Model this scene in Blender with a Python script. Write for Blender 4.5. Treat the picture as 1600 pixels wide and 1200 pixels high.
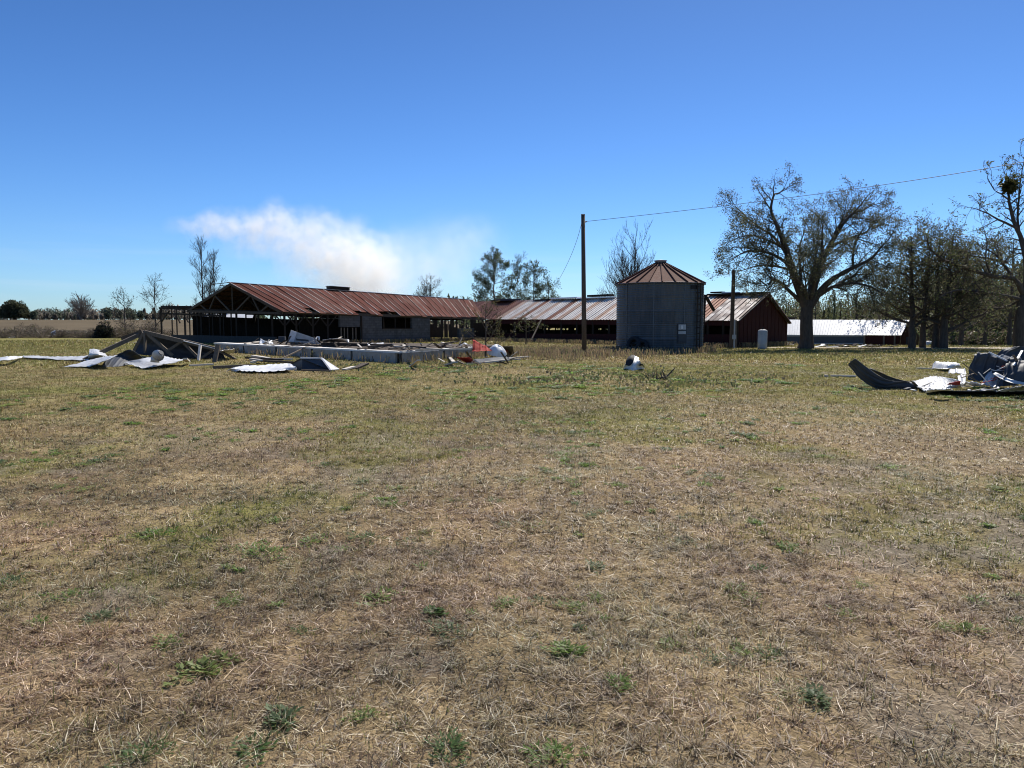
import bpy, math, random
import numpy as np
from mathutils import Vector, Matrix

random.seed(7)
RNG = np.random.default_rng(11)
R = math.radians
scene = bpy.context.scene
for o in list(bpy.data.objects):
    bpy.data.objects.remove(o, do_unlink=True)
col = scene.collection

# ---------------------------------------------------------------- camera
H = 1.6                                   # eye height
F = 1200.0                                # focal length in photo pixels (1600 wide)
TH = math.atan(95.0 / 1200.0)             # downward pitch
cam_d = bpy.data.cameras.new("camera")
cam = bpy.data.objects.new("camera", cam_d)
col.objects.link(cam)
cam.location = (0, 0, H)
cam.rotation_euler = (math.pi / 2 - TH, 0, 0)
cam_d.sensor_width = 36
cam_d.lens = 36 * F / 1600
cam_d.clip_start = 0.05
cam_d.clip_end = 20000
scene.camera = cam

# ---------------------------------------------------------------- light
SUN_AZ, SUN_EL = R(24), R(50)             # azimuth to the right of straight ahead
world = bpy.data.worlds.new("World")
scene.world = world
world.use_nodes = True
wt = world.node_tree
wt.nodes.clear()
w_out = wt.nodes.new("ShaderNodeOutputWorld")
w_bg = wt.nodes.new("ShaderNodeBackground")
w_sky = wt.nodes.new("ShaderNodeTexSky")
w_sky.sky_type = 'NISHITA'
w_sky.sun_disc = False
w_sky.sun_elevation = SUN_EL
w_sky.sun_rotation = SUN_AZ
w_sky.altitude = 0
w_sky.air_density = 1.0
w_sky.dust_density = 0.25
w_sky.ozone_density = 4.0
w_bg.inputs["Strength"].default_value = 0.063
w_hs = wt.nodes.new("ShaderNodeHueSaturation")
w_hs.inputs["Saturation"].default_value = 1.15
w_hs.inputs["Value"].default_value = 1.0
wt.links.new(w_sky.outputs[0], w_hs.inputs["Color"])
# thin cirrus low over the horizon
w_tc = wt.nodes.new("ShaderNodeTexCoord")
w_sep = wt.nodes.new("ShaderNodeSeparateXYZ")
wt.links.new(w_tc.outputs["Generated"], w_sep.inputs[0])
w_map = wt.nodes.new("ShaderNodeMapping")
w_map.inputs["Scale"].default_value = (2.2, 2.2, 26)
w_map.inputs["Rotation"].default_value = (0, R(2), 0)
wt.links.new(w_tc.outputs["Generated"], w_map.inputs[0])
w_n = wt.nodes.new("ShaderNodeTexNoise")
w_n.inputs["Scale"].default_value = 2.2
w_n.inputs["Detail"].default_value = 6
w_n.inputs["Distortion"].default_value = 0.6
wt.links.new(w_map.outputs[0], w_n.inputs["Vector"])
w_r1 = wt.nodes.new("ShaderNodeMapRange")
w_r1.inputs[1].default_value = 0.5
w_r1.inputs[2].default_value = 0.78
wt.links.new(w_n.outputs[0], w_r1.inputs[0])
w_r2 = wt.nodes.new("ShaderNodeMapRange")          # fades out with elevation
w_r2.inputs[1].default_value = 0.12
w_r2.inputs[2].default_value = 0.05
wt.links.new(w_sep.outputs[2], w_r2.inputs[0])
w_mu = wt.nodes.new("ShaderNodeMath"); w_mu.operation = 'MULTIPLY'
wt.links.new(w_r1.outputs[0], w_mu.inputs[0])
wt.links.new(w_r2.outputs[0], w_mu.inputs[1])
w_mu2 = wt.nodes.new("ShaderNodeMath"); w_mu2.operation = 'MULTIPLY'
w_mu2.inputs[1].default_value = 0.14
wt.links.new(w_mu.outputs[0], w_mu2.inputs[0])
w_mix = wt.nodes.new("ShaderNodeMix"); w_mix.data_type = 'RGBA'
wt.links.new(w_mu2.outputs[0], w_mix.inputs[0])
w_cr = wt.nodes.new("ShaderNodeValToRGB")           # deeper blue with height; out-of-view upper sky made paler for neutral fill light
el = w_cr.color_ramp.elements
for z_, c_ in ((0.0, (.78, 1.12, 1.62)), (.047, (.71, 1.0, 1.38)), (.172, (.60, .88, 1.12)), (.246, (.40, .73, 1.17)), (.322, (.235, .575, 1.15)), (.40, (.165, .44, 1.02)), (.58, (.55, .64, .80))):
    e_ = el[0] if z_ == 0.0 else (el[1] if z_ == .58 else el.new(z_))
    e_.position = z_; e_.color = (c_[0] / 2, c_[1] / 2, c_[2] / 2, 1)
wt.links.new(w_sep.outputs[2], w_cr.inputs[0])
w_tm = wt.nodes.new("ShaderNodeMix"); w_tm.data_type = 'RGBA'; w_tm.blend_type = 'MULTIPLY'; w_tm.inputs[0].default_value = 1
wt.links.new(w_hs.outputs[0], w_tm.inputs[6]); wt.links.new(w_cr.outputs[0], w_tm.inputs[7])
w_x2 = wt.nodes.new("ShaderNodeVectorMath"); w_x2.operation = 'SCALE'; w_x2.inputs[3].default_value = 2.0
wt.links.new(w_tm.outputs[2], w_x2.inputs[0])
wt.links.new(w_x2.outputs[0], w_mix.inputs[6])
w_mix.inputs[7].default_value = (9.5, 10.0, 10.5, 1)
wt.links.new(w_mix.outputs[2], w_bg.inputs["Color"])
wt.links.new(w_bg.outputs[0], w_out.inputs[0])

sun_d = bpy.data.lights.new("sun", 'SUN')
sun_d.energy = 4.6
sun_d.angle = R(0.5)
sun_d.color = (1.0, 0.94, 0.84)
sun = bpy.data.objects.new("sun", sun_d)
col.objects.link(sun)
SUN_DIR = Vector((math.sin(SUN_AZ) * math.cos(SUN_EL), math.cos(SUN_AZ) * math.cos(SUN_EL), math.sin(SUN_EL)))
sun.rotation_euler = SUN_DIR.to_track_quat('Z', 'Y').to_euler()
sun.location = SUN_DIR * 60

scene.view_settings.view_transform = 'Standard'
scene.view_settings.look = 'None'
scene.view_settings.gamma = 1.0
scene.view_settings.exposure = 0.54
scene.cycles.diffuse_bounces = 3
scene.cycles.glossy_bounces = 2
scene.cycles.transmission_bounces = 3
scene.cycles.transparent_max_bounces = 8
scene.cycles.use_denoising = True
scene.cycles.denoising_prefilter = 'ACCURATE'
scene.cycles.filter_width = 1.05
scene.cycles.volume_bounces = 6
scene.cycles.volume_step_rate = 0.15
scene.cycles.volume_max_steps = 256
scene.cycles.max_bounces = 8

# ---------------------------------------------------------------- helpers: space
ct, st = math.cos(TH), math.sin(TH)
def ray(px, py):
    u, v = (px - 800) / F, (600 - py) / F
    return u, ct + v * st, v * ct - st
def P(px, py, Y):                          # point seen at a photo pixel, Y metres ahead
    dx, dy, dz = ray(px, py)
    t = Y / dy
    return Vector((dx * t, Y, H + dz * t))
def G(px, py, z=0.0):                      # point seen at a photo pixel on the level z
    dx, dy, dz = ray(px, py)
    t = (z - H) / dz
    return Vector((dx * t, dy * t, z))
def sm(a, b, x):
    t = np.clip((x - a) / (b - a), 0, 1)
    return t * t * (3 - 2 * t)
def terrain(X, Y):
    X = np.asarray(X, float); Y = np.asarray(Y, float)
    rise = 2.75 * sm(88, 255, Y) * sm(-12, -34, X)
    dip = -0.031 * np.clip(Y - 54, 0, 150) * sm(17, 27, X)
    far = 1.5 * sm(300, 900, Y)
    return rise + dip + far
def tz(x, y):
    return float(terrain(x, y))

_perm = np.random.default_rng(3).random((256, 256))
def vnoise(x, y):
    xi = np.floor(x).astype(int); yi = np.floor(y).astype(int)
    fx = x - xi; fy = y - yi
    fx = fx * fx * (3 - 2 * fx); fy = fy * fy * (3 - 2 * fy)
    a = _perm[xi & 255, yi & 255]; b = _perm[(xi + 1) & 255, yi & 255]
    c = _perm[xi & 255, (yi + 1) & 255]; d = _perm[(xi + 1) & 255, (yi + 1) & 255]
    return (a * (1 - fx) + b * fx) * (1 - fy) + (c * (1 - fx) + d * fx) * fy
def fbm(x, y, f, o=4):
    s = 0; a = 0.5; n = 0
    for k in range(o):
        s = s + a * vnoise(x * f + 17.3 * k, y * f + 9.1 * k); n += a
        a *= 0.5; f *= 2.03
    return s / n

# ---------------------------------------------------------------- helpers: objects
def props(o, label=None, cat=None, group=None, kind=None):
    if label: o['label'] = label
    if cat: o['category'] = cat
    if group: o['group'] = group
    if kind: o['kind'] = kind
    return o
def thing(name, label, cat, loc=(0, 0, 0), group=None):
    o = bpy.data.objects.new(name, None)
    o.empty_display_size = 0.3
    col.objects.link(o)
    o.location = loc
    return props(o, label, cat, group)
def wloc(o):
    v = Vector(o.location)
    while o.parent:
        o = o.parent; v += Vector(o.location)
    return v

class MB:
    """Collects shapes in world coordinates and links them as one mesh object."""
    def __init__(s):
        s.v = []; s.f = []; s.c = []; s.uv = []
    def add(s, verts, faces, c=None, uv=None):
        n = len(s.v)
        s.v.extend([tuple(p) for p in verts])
        s.f.extend([tuple(i + n for i in f) for f in faces])
        s.c.extend(c if isinstance(c, list) else [c or (1, 1, 1)] * len(verts))
        s.uv.extend(uv if uv else [(0, 0)] * len(verts))
        return s
    def box8(s, p, c=None):                # p: 4 bottom + 4 top points
        return s.add(p, [(0, 3, 2, 1), (4, 5, 6, 7), (0, 1, 5, 4), (1, 2, 6, 5), (2, 3, 7, 6), (3, 0, 4, 7)], c)
    def box(s, a, b, c=None):
        (x0, y0, z0), (x1, y1, z1) = a, b
        return s.box8([(x0, y0, z0), (x1, y0, z0), (x1, y1, z0), (x0, y1, z0),
                       (x0, y0, z1), (x1, y0, z1), (x1, y1, z1), (x0, y1, z1)], c)
    def beam(s, a, b, w=0.1, h=0.1, up=(0, 0, 1), c=None):
        a = Vector(a); b = Vector(b); d = (b - a).normalized(); up = Vector(up)
        if abs(d.dot(up)) > 0.98: up = Vector((0, 1, 0)) if abs(d.y) < 0.9 else Vector((1, 0, 0))
        sd = d.cross(up).normalized(); u = sd.cross(d)
        sd *= w / 2; u *= h / 2
        return s.box8([a - sd - u, a + sd - u, b + sd - u, b - sd - u, a - sd + u, a + sd + u, b + sd + u, b - sd + u], c)
    def wall(s, a, b, z0, z1, th=0.12, z0b=None, z1b=None, c=None):   # upright slab from plan point a to b
        a = Vector((a[0], a[1], 0)); b = Vector((b[0], b[1], 0))
        d = (b - a).normalized(); n = Vector((-d.y, d.x, 0)) * th / 2
        z0b = z0 if z0b is None else z0b; z1b = z1 if z1b is None else z1b
        Z = lambda v, z: (v.x, v.y, z)
        return s.box8([Z(a - n, z0), Z(b - n, z0b), Z(b + n, z0b), Z(a + n, z0), Z(a - n, z1), Z(b - n, z1b), Z(b + n, z1b), Z(a + n, z1)], c)
    def tube(s, pts, rad, k=8, c=None, cap=True):
        pts = [Vector(p) for p in pts]
        if not hasattr(rad, '__len__'): rad = [rad] * len(pts)
        vs = []; fs = []
        for i, p in enumerate(pts):
            d = (pts[min(i + 1, len(pts) - 1)] - pts[max(i - 1, 0)])
            d = d.normalized() if d.length > 1e-9 else Vector((0, 0, 1))
            r = Vector((1, 0, 0)) if abs(d.x) < 0.8 else Vector((0, 1, 0))
            a = d.cross(r).normalized(); b = d.cross(a)
            for j in range(k):
                t = 2 * math.pi * j / k
                vs.append(p + (a * math.cos(t) + b * math.sin(t)) * rad[i])
        for i in range(len(pts) - 1):
            for j in range(k):
                fs.append((i * k + j, i * k + (j + 1) % k, (i + 1) * k + (j + 1) % k, (i + 1) * k + j))
        if cap:
            fs.append(tuple(range(k))[::-1]); fs.append(tuple((len(pts) - 1) * k + j for j in range(k)))
        return s.add(vs, fs, c)
    def lathe(s, o, prof, k=48, c=None, a0=0, cf=None):    # prof: (r, z)
        o = Vector(o); vs = []; fs = []; cs = []
        for i, (r, z) in enumerate(prof):
            for j in range(k):
                t = a0 + 2 * math.pi * j / k
                vs.append(o + Vector((r * math.cos(t), r * math.sin(t), z)))
                cs.append(cf(t, z) if cf else (c or (1, 1, 1)))
        for i in range(len(prof) - 1):
            for j in range(k):
                fs.append((i * k + j, i * k + (j + 1) % k, (i + 1) * k + (j + 1) % k, (i + 1) * k + j))
        return s.add(vs, fs, cs)
    def ext(s, pts, off, c=None):          # flat polygon pushed along off
        pts = [Vector(p) for p in pts]; off = Vector(off); n = len(pts)
        f = [tuple(range(n))[::-1], tuple(range(n, 2 * n))] + [(i, (i + 1) % n, n + (i + 1) % n, n + i) for i in range(n)]
        return s.add(pts + [p + off for p in pts], f, c)
    def build(s, name, m, parent=None, smooth=False):
        me = bpy.data.meshes.new(name)
        o = bpy.data.objects.new(name, me)
        col.objects.link(o)
        off = Vector((0, 0, 0))
        if parent:
            off = wloc(parent); o.parent = parent
        else:
            a = np.array(s.v); off = Vector((float(a[:, 0].mean()), float(a[:, 1].mean()), float(a[:, 2].min())))
            o.location = off
        me.from_pydata([(p[0] - off.x, p[1] - off.y, p[2] - off.z) for p in s.v], [], s.f)
        ca = me.color_attributes.new("Col", 'FLOAT_COLOR', 'POINT')
        buf = np.ones((len(s.v), 4), np.float32); buf[:, :3] = np.array(s.c, np.float32)
        ca.data.foreach_set("color", buf.ravel())
        uvl = me.uv_layers.new(name="UVMap")
        li = np.zeros(len(me.loops), np.int32); me.loops.foreach_get("vertex_index", li)
        uvl.data.foreach_set("uv", np.array(s.uv, np.float32)[li].ravel())
        me.materials.append(m)
        if smooth: me.polygons.foreach_set("use_smooth", [True] * len(me.polygons))
        me.update()
        return o

def np_mesh(name, V, Fq, C, m, parent=None, smooth=False, off=(0, 0, 0)):
    """Fast mesh from numpy arrays; Fq has 3 or 4 columns."""
    me = bpy.data.meshes.new(name)
    V = np.asarray(V, np.float32) - np.asarray(off, np.float32)
    k = Fq.shape[1]; n = len(Fq)
    me.vertices.add(len(V)); me.vertices.foreach_set("co", V.ravel())
    me.loops.add(n * k); me.loops.foreach_set("vertex_index", Fq.astype(np.int32).ravel())
    me.polygons.add(n); me.polygons.foreach_set("loop_start", np.arange(0, n * k, k, dtype=np.int32))
    if smooth: me.polygons.foreach_set("use_smooth", np.ones(n, bool))
    ca = me.color_attributes.new("Col", 'FLOAT_COLOR', 'POINT')
    b = np.ones((len(V), 4), np.float32); b[:, :3] = C
    ca.data.foreach_set("color", b.ravel())
    me.materials.append(m)
    me.update(calc_edges=True)
    o = bpy.data.objects.new(name, me)
    col.objects.link(o)
    if parent: o.parent = parent
    else: o.location = off
    return o

# ---------------------------------------------------------------- materials
def mat(name, base=(0.5, 0.5, 0.5), rough=0.8, metal=0.0, var=0.25, scale=6.0, stretch=(1, 1, 1), dirt=None, dscale=2.0,
        damt=0.5, bump=0.0, attr=False, transl=0.0, spec=0.3, uv=False, brick=None):
    m = bpy.data.materials.new(name); m.use_nodes = True
    nt = m.node_tree; nt.nodes.clear()
    N = nt.nodes.new; L = nt.links.new
    out = N("ShaderNodeOutputMaterial"); bs = N("ShaderNodeBsdfPrincipled")
    bs.inputs["Roughness"].default_value = rough
    bs.inputs["Metallic"].default_value = metal
    bs.inputs["Specular IOR Level"].default_value = spec
    tc = N("ShaderNodeTexCoord"); mp = N("ShaderNodeMapping")
    mp.inputs["Scale"].default_value = stretch
    L(tc.outputs["UV" if uv else "Object"], mp.inputs[0])
    n1 = N("ShaderNodeTexNoise"); n1.inputs["Scale"].default_value = scale; n1.inputs["Detail"].default_value = 6
    n1.inputs["Roughness"].default_value = 0.65
    L(mp.outputs[0], n1.inputs["Vector"])
    if attr:
        at = N("ShaderNodeAttribute"); at.attribute_name = "Col"; src = at.outputs["Color"]
    else:
        rg = N("ShaderNodeRGB"); rg.outputs[0].default_value = (*base, 1); src = rg.outputs[0]
    if brick:
        bt = N("ShaderNodeTexBrick"); bt.inputs["Scale"].default_value = 1.0
        bt.inputs["Brick Width"].default_value = brick[0]; bt.inputs["Row Height"].default_value = brick[1]
        bt.inputs["Mortar Size"].default_value = 0.008
        bt.inputs["Color1"].default_value = (1, 1, 1, 1); bt.inputs["Color2"].default_value = (.78, .78, .8, 1)
        bt.inputs["Mortar"].default_value = (.45, .45, .45, 1)
        L(tc.outputs["UV"], bt.inputs["Vector"])
        mb_ = N("ShaderNodeMix"); mb_.data_type = 'RGBA'; mb_.blend_type = 'MULTIPLY'; mb_.inputs[0].default_value = 1
        L(src, mb_.inputs[6]); L(bt.outputs[0], mb_.inputs[7]); src = mb_.outputs[2]
    mr = N("ShaderNodeMapRange"); mr.inputs[1].default_value = 0.25; mr.inputs[2].default_value = 0.75
    mr.inputs[3].default_value = 1 - var; mr.inputs[4].default_value = 1 + var
    L(n1.outputs[0], mr.inputs[0])
    mx = N("ShaderNodeMix"); mx.data_type = 'RGBA'; mx.blend_type = 'MULTIPLY'; mx.inputs[0].default_value = 1
    L(src, mx.inputs[6]); L(mr.outputs[0], mx.inputs[7])
    src = mx.outputs[2]
    if dirt:
        n2 = N("ShaderNodeTexNoise"); n2.inputs["Scale"].default_value = dscale; n2.inputs["Detail"].default_value = 8
        n2.inputs["Roughness"].default_value = 0.7
        L(mp.outputs[0], n2.inputs["Vector"])
        m2 = N("ShaderNodeMapRange"); m2.inputs[1].default_value = 0.48; m2.inputs[2].default_value = 0.68
        m2.inputs[4].default_value = damt
        L(n2.outputs[0], m2.inputs[0])
        mx2 = N("ShaderNodeMix"); mx2.data_type = 'RGBA'
        L(m2.outputs[0], mx2.inputs[0]); L(src, mx2.inputs[6]); mx2.inputs[7].default_value = (*dirt, 1)
        src = mx2.outputs[2]
        if metal > 0:
            mm = N("ShaderNodeMath"); mm.operation = 'MULTIPLY_ADD'
            L(m2.outputs[0], mm.inputs[0]); mm.inputs[1].default_value = -metal; mm.inputs[2].default_value = metal
            L(mm.outputs[0], bs.inputs["Metallic"])
    L(src, bs.inputs["Base Color"])
    if bump:
        bp = N("ShaderNodeBump"); bp.inputs["Strength"].default_value = bump; bp.inputs["Distance"].default_value = 0.02
        L(n1.outputs[0], bp.inputs["Height"]); L(bp.outputs[0], bs.inputs["Normal"])
    if transl:
        tr = N("ShaderNodeBsdfTranslucent"); L(src, tr.inputs[0])
        ms = N("ShaderNodeMixShader"); ms.inputs[0].default_value = transl
        L(bs.outputs[0], ms.inputs[1]); L(tr.outputs[0], ms.inputs[2]); L(ms.outputs[0], out.inputs[0])
    else:
        L(bs.outputs[0], out.inputs[0])
    return m

M = {}
M['ground'] = mat('soil_thatch', attr=True, rough=1.0, var=0.6, scale=55, dirt=(0.085, 0.062, 0.042), dscale=26, damt=0.8, bump=1.0, spec=0.03)
M['grass'] = mat('grass_blades', attr=True, rough=0.5, var=0.0, transl=0.42, spec=0.4)
M['weed'] = mat('weed_leaves', attr=True, rough=0.5, var=0.0, transl=0.6, spec=0.3)
M['leaf'] = mat('leaves', attr=True, rough=0.5, var=0.0, transl=0.5, spec=0.2)
M['bark'] = mat('bark', (0.085, 0.07, 0.058), 0.95, var=0.4, scale=9, stretch=(1, 1, .25), bump=0.8, spec=0.1)
M['bark_pale'] = mat('pale_bark', (0.19, 0.165, 0.14), 0.95, var=0.35, scale=9, stretch=(1, 1, .25), bump=0.5, spec=0.1)
M['roof'] = mat('rusty_roof_metal', attr=True, rough=0.85, metal=0.0, var=0.3, scale=1.6, stretch=(3.5, 0.35, 1), uv=True, dirt=(0.065, 0.02, 0.014), dscale=0.9, damt=0.75, bump=0.1, spec=0.05)
M['roof2'] = mat('streaked_roof_metal', attr=True, rough=0.46, metal=0.3, var=0.3, scale=1.6, stretch=(3.0, 0.3, 1), uv=True, dirt=(0.21, 0.085, 0.035), dscale=1.3, damt=0.85, bump=0.1, spec=0.4)
M['oldwood'] = mat('weathered_wood', (0.085, 0.068, 0.054), 0.9, var=0.4, scale=5, stretch=(3, 3, .6), bump=0.3, spec=0.15)
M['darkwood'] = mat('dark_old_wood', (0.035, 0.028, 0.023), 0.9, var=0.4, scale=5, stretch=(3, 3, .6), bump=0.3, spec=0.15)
M['greywood'] = mat('grey_lumber', (0.145, 0.118, 0.092), 0.85, var=0.35, scale=6, stretch=(3, 3, 1), bump=0.2, spec=0.15)
M['palewood'] = mat('pale_lumber', (0.52, 0.47, 0.40), 0.8, var=0.25, scale=6, bump=0.2, spec=0.15)
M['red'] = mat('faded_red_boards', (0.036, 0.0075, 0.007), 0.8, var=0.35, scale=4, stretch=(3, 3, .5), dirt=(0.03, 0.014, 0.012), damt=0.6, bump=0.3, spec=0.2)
M['redmetal'] = mat('red_sheet_metal', (0.34, 0.035, 0.025), 0.75, metal=0.0, var=0.25, scale=5, dirt=(0.2, 0.09, 0.07), damt=0.5, spec=0.12)
M['block'] = mat('concrete_block', (0.11, 0.11, 0.112), 0.95, var=0.25, scale=3, dirt=(0.06, 0.057, 0.053), damt=0.5, bump=0.2, brick=(0.4, 0.2), spec=0.1)
M['concrete'] = mat('old_concrete', (0.34, 0.325, 0.30), 0.95, var=0.25, scale=3, dirt=(0.2, 0.185, 0.165), dscale=1.4, damt=0.7, bump=0.3, spec=0.1)
M['concrete_top'] = mat('sunlit_concrete', (0.72, 0.70, 0.66), 0.9, var=0.15, scale=3, bump=0.2, spec=0.1)  # lighter copy of the concrete, sunlit top put into the colour
M['litter'] = mat('slab_litter', (0.12, 0.10, 0.082), 1.0, var=0.6, scale=9, dirt=(0.05, 0.042, 0.036), dscale=4, damt=0.9, bump=0.8, spec=0.05)
M['joint'] = mat('dark_joint', (0.06, 0.06, 0.06), 0.95, spec=0.05)
M['galv'] = mat('galvanised_steel', (0.34, 0.36, 0.38), 0.5, metal=0.45, attr=True, var=0.3, scale=3, stretch=(2.5, 2.5, .35), dirt=(0.13, 0.115, 0.10), dscale=1.6, damt=0.5, bump=0.05)
M['binroof'] = mat('rusty_bin_roof', attr=True, rough=0.8, metal=0.0, spec=0.08, var=0.35, scale=2.0, stretch=(4, 4, 1), dirt=(0.15, 0.055, 0.03), dscale=1.5, damt=0.75)
M['sheet'] = mat('torn_sheet_metal', (0.50, 0.505, 0.505), 0.45, metal=0.15, var=0.12, scale=3, dirt=(0.27, 0.24, 0.21), dscale=2.2, damt=0.6, bump=0.05, spec=0.5)
M['sheetdark'] = mat('shaded_sheet_metal', (0.055, 0.06, 0.068), 0.6, metal=0.15, var=0.2, scale=3, dirt=(0.045, 0.042, 0.04), dscale=1.6, damt=0.5, spec=0.3)  # darker copy of the sheet metal, shade put into its base colour
M['white'] = mat('white_painted_metal', (0.64, 0.645, 0.65), 0.45, var=0.08, scale=3, dirt=(0.38, 0.35, 0.31), damt=0.5, spec=0.4)
M['whiteroof'] = mat('white_shed_roof', (0.46, 0.47, 0.48), 0.5, metal=0.1, var=0.15, scale=2, dirt=(0.42, 0.40, 0.38), dscale=0.6, damt=0.4, spec=0.4)
M['pole'] = mat('creosote_pole', (0.10, 0.075, 0.055), 0.9, var=0.35, scale=7, stretch=(3, 3, .3), bump=0.3, spec=0.15)
M['wire'] = mat('black_wire', (0.03, 0.03, 0.035), 0.6, var=0.1)
M['black'] = mat('black_rubber', (0.018, 0.018, 0.02), 0.75, var=0.2)
M['navy'] = mat('dark_blue_wall', (0.05, 0.065, 0.085), 0.7, var=0.2, scale=2, spec=0.3)
M['sand'] = mat('pale_sandy_track', (0.48, 0.42, 0.33), 1.0, var=0.25, scale=5, dirt=(0.25, 0.21, 0.14), dscale=1.5, damt=0.6, bump=0.4, spec=0.05)
M['tank'] = mat('grey_painted_tank', (0.40, 0.42, 0.43), 0.6, var=0.15, scale=3, dirt=(0.25, 0.22, 0.19), damt=0.4, spec=0.3)
M['shingle'] = mat('weather_worn_roof', attr=True, rough=0.5, metal=0.2, var=0.4, scale=3.0, stretch=(2, 1.2, 1), uv=True, dirt=(0.10, 0.05, 0.035), dscale=2.2, damt=0.95, bump=0.2)

# ================================================================ SETTING: ground
def zones(X, Y):
    """Real ground cover colour weights: (green, dry, brown, bare) in 0..1 by place."""
    n1 = fbm(X, Y, 0.16, 4); n2 = fbm(X + 40, Y - 13, 0.55, 4); n3 = fbm(X - 91, Y + 7, 2.1, 3)
    d = np.hypot(X, Y)
    g = 0.10 + 0.6 * sm(0.50, 0.70, n2) + 0.85 * sm(6, 20, d) * n1
    g = g + 0.55 * sm(20.5, 22.5, Y) * sm(33, 29, Y) * sm(-9, -3, X) * sm(0.35, 0.6, n1 * .5 + n2 * .5)     # greener belt before the pile
    g = g + 0.35 * sm(30, 36, Y) * sm(8, 14, X)                     # right-hand meadow
    g = g + 0.65 * sm(38, 44, Y) * sm(-15, -24, X) * sm(90, 80, Y)  # bright turf on the left
    br = sm(0.42, 0.66, n1 * .6 + n3 * .4) * (1 - 0.45 * sm(14, 30, d))
    n4 = fbm(X - 3, Y + 61, 0.42, 3)
    bare = np.maximum(sm(0.57, 0.70, n2 * .45 + n3 * .55), sm(.52, .68, n4 * .6 + n3 * .4) * .8) * sm(18, 6, d)
    bare = np.maximum(bare, sm(0.52, 0.66, n3) * sm(22.5, 23.3, Y) * sm(27, 25, Y) * sm(5, 8, X) * 0.8)
    field = sm(86, 92, Y) * sm(-10, -16, X)                         # ploughed field behind the brush row
    n6 = fbm(X + 11, Y - 37, 1.25, 3)
    g = g + .55 * sm(.56, .68, n6) * sm(.40, .60, n1 * .5 + n2 * .5)
    return np.clip(g * (1 - field), 0, 1), np.clip(br, 0, 1), np.clip(bare, 0, 1), field
PAL = dict(straw=(.41, .315, .17), tan=(.27, .198, .112), brown=(.14, .092, .058), pale=(.60, .51, .37),
           olive=(.215, .19, .055), green=(.13, .16, .04), soil=(.175, .133, .10), grey=(.28, .25, .21), field=(.115, .092, .06))
PAL = {k: np.array(v) for k, v in PAL.items()}
def ground_albedo(X, Y):
    g, b, bare, fl = zones(X, Y)
    n = fbm(X + 5, Y + 3, 7.0, 2)[:, None]
    c = PAL['tan'] * (0.75 + 0.6 * n) * (1 - b[:, None]) + PAL['brown'] * (0.8 + 0.7 * n) * b[:, None]
    gg = (g * 0.75)[:, None]
    c = c * (1 - gg) + (PAL['olive'] * 0.5 + PAL['green'] * 0.5) * gg
    t = fbm(X - 20, Y + 15, 2.6, 3)[:, None]
    c = c * (.8 + .4 * np.clip((t - .25) / .5, 0, 1))
    bb = (bare * 0.75)[:, None]
    c = c * (1 - bb) + (PAL['soil'] * .55 + PAL['grey'] * .45) * bb
    ff = fl[:, None]
    row = (0.85 + 0.35 * vnoise(X * 0.05, Y * 0.35))[:, None]
    return c * (1 - ff) + PAL['field'] * row * ff

na = 560
rr = np.concatenate([np.linspace(0.0, 2, 5)[1:], np.geomspace(2.05, 130, 380), np.geomspace(134, 6000, 60)])
fine = np.linspace(R(-40), R(40), na)
rest = np.linspace(R(40), R(320), 90)[1:-1]
ang = np.concatenate([fine, rest])
A, RR = np.meshgrid(ang, rr, indexing='ij')
GX = (np.sin(A) * RR).ravel(); GY = (np.cos(A) * RR).ravel()
GZ = terrain(GX, GY) + (fbm(GX, GY, 1.3, 4) - 0.5) * 0.07 * sm(60, 10, np.hypot(GX, GY))
nA, nR = len(ang), len(rr)
ii, jj = np.meshgrid(np.arange(nA), np.arange(nR - 1), indexing='ij')
ip = (ii + 1) % nA
quads = np.stack([ii * nR + jj, ip * nR + jj, ip * nR + jj + 1, ii * nR + jj + 1], -1).reshape(-1, 4)[:, ::-1]
V = np.stack([GX, GY, GZ], -1); V = np.vstack([V, [[0, 0, 0]]])
C = np.vstack([ground_albedo(GX, GY), [[.2, .15, .1]]])
ground = np_mesh("ground", V, quads, C, M['ground'], smooth=True)
props(ground, kind='structure')

def strip(name, pts, m, z=0.006, label=None, jag=0.25):
    """Flat irregular strip on the ground: pts = (centre point, half depth)."""
    mb = MB(); top = []; bot = []
    n = 60
    pv = [p for p, h in pts]; hv = [h for p, h in pts]
    for i in range(n + 1):
        t = i / n * (len(pts) - 1); k = min(int(t), len(pts) - 2); f = t - k
        c = Vector(pv[k]).lerp(Vector(pv[k + 1]), f); h = hv[k] * (1 - f) + hv[k + 1] * f
        top.append((c.x, c.y + h * (1 + random.uniform(-jag, jag))))
        bot.append((c.x, c.y - h * (1 + random.uniform(-jag, jag))))
    vs = [(x, y, tz(x, y) + z + 0.03) for x, y in top] + [(x, y, tz(x, y) + z + 0.03) for x, y in bot]
    mb.add(vs, [(n + 1 + i, n + 2 + i, i + 1, i) for i in range(n)])
    return props(mb.build(name, m), kind='structure')
strip("dirt_track", [((16.5, 49.5, 0), .5), ((24, 49, 0), 1.1), ((31, 48.5, 0), 1.5), ((44, 47, 0), 1.8), ((70, 44, 0), 2.0)], M['sand'])
strip("sand_patch", [((-33.5, 63.5, 0), .3), ((-31, 63.8, 0), .8), ((-29.5, 63.5, 0), .3)], M['sand'])

# ================================================================ MAIN BARN
def U(a):                                   # plan direction
    return Vector((math.cos(R(a)), math.sin(R(a)), 0))
def onplan(p, d, px):
    """Distance along d from p at which the plan line crosses photo column px."""
    k = (px - 800) / F
    return (p.x - k * p.y) / (k * d.y - d.x)
def zat(p, py, px=None):
    """Height of photo row py above plan point p."""
    return P(800, py, p.y).z
def V3(p, z): return Vector((p.x, p.y, z))

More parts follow.
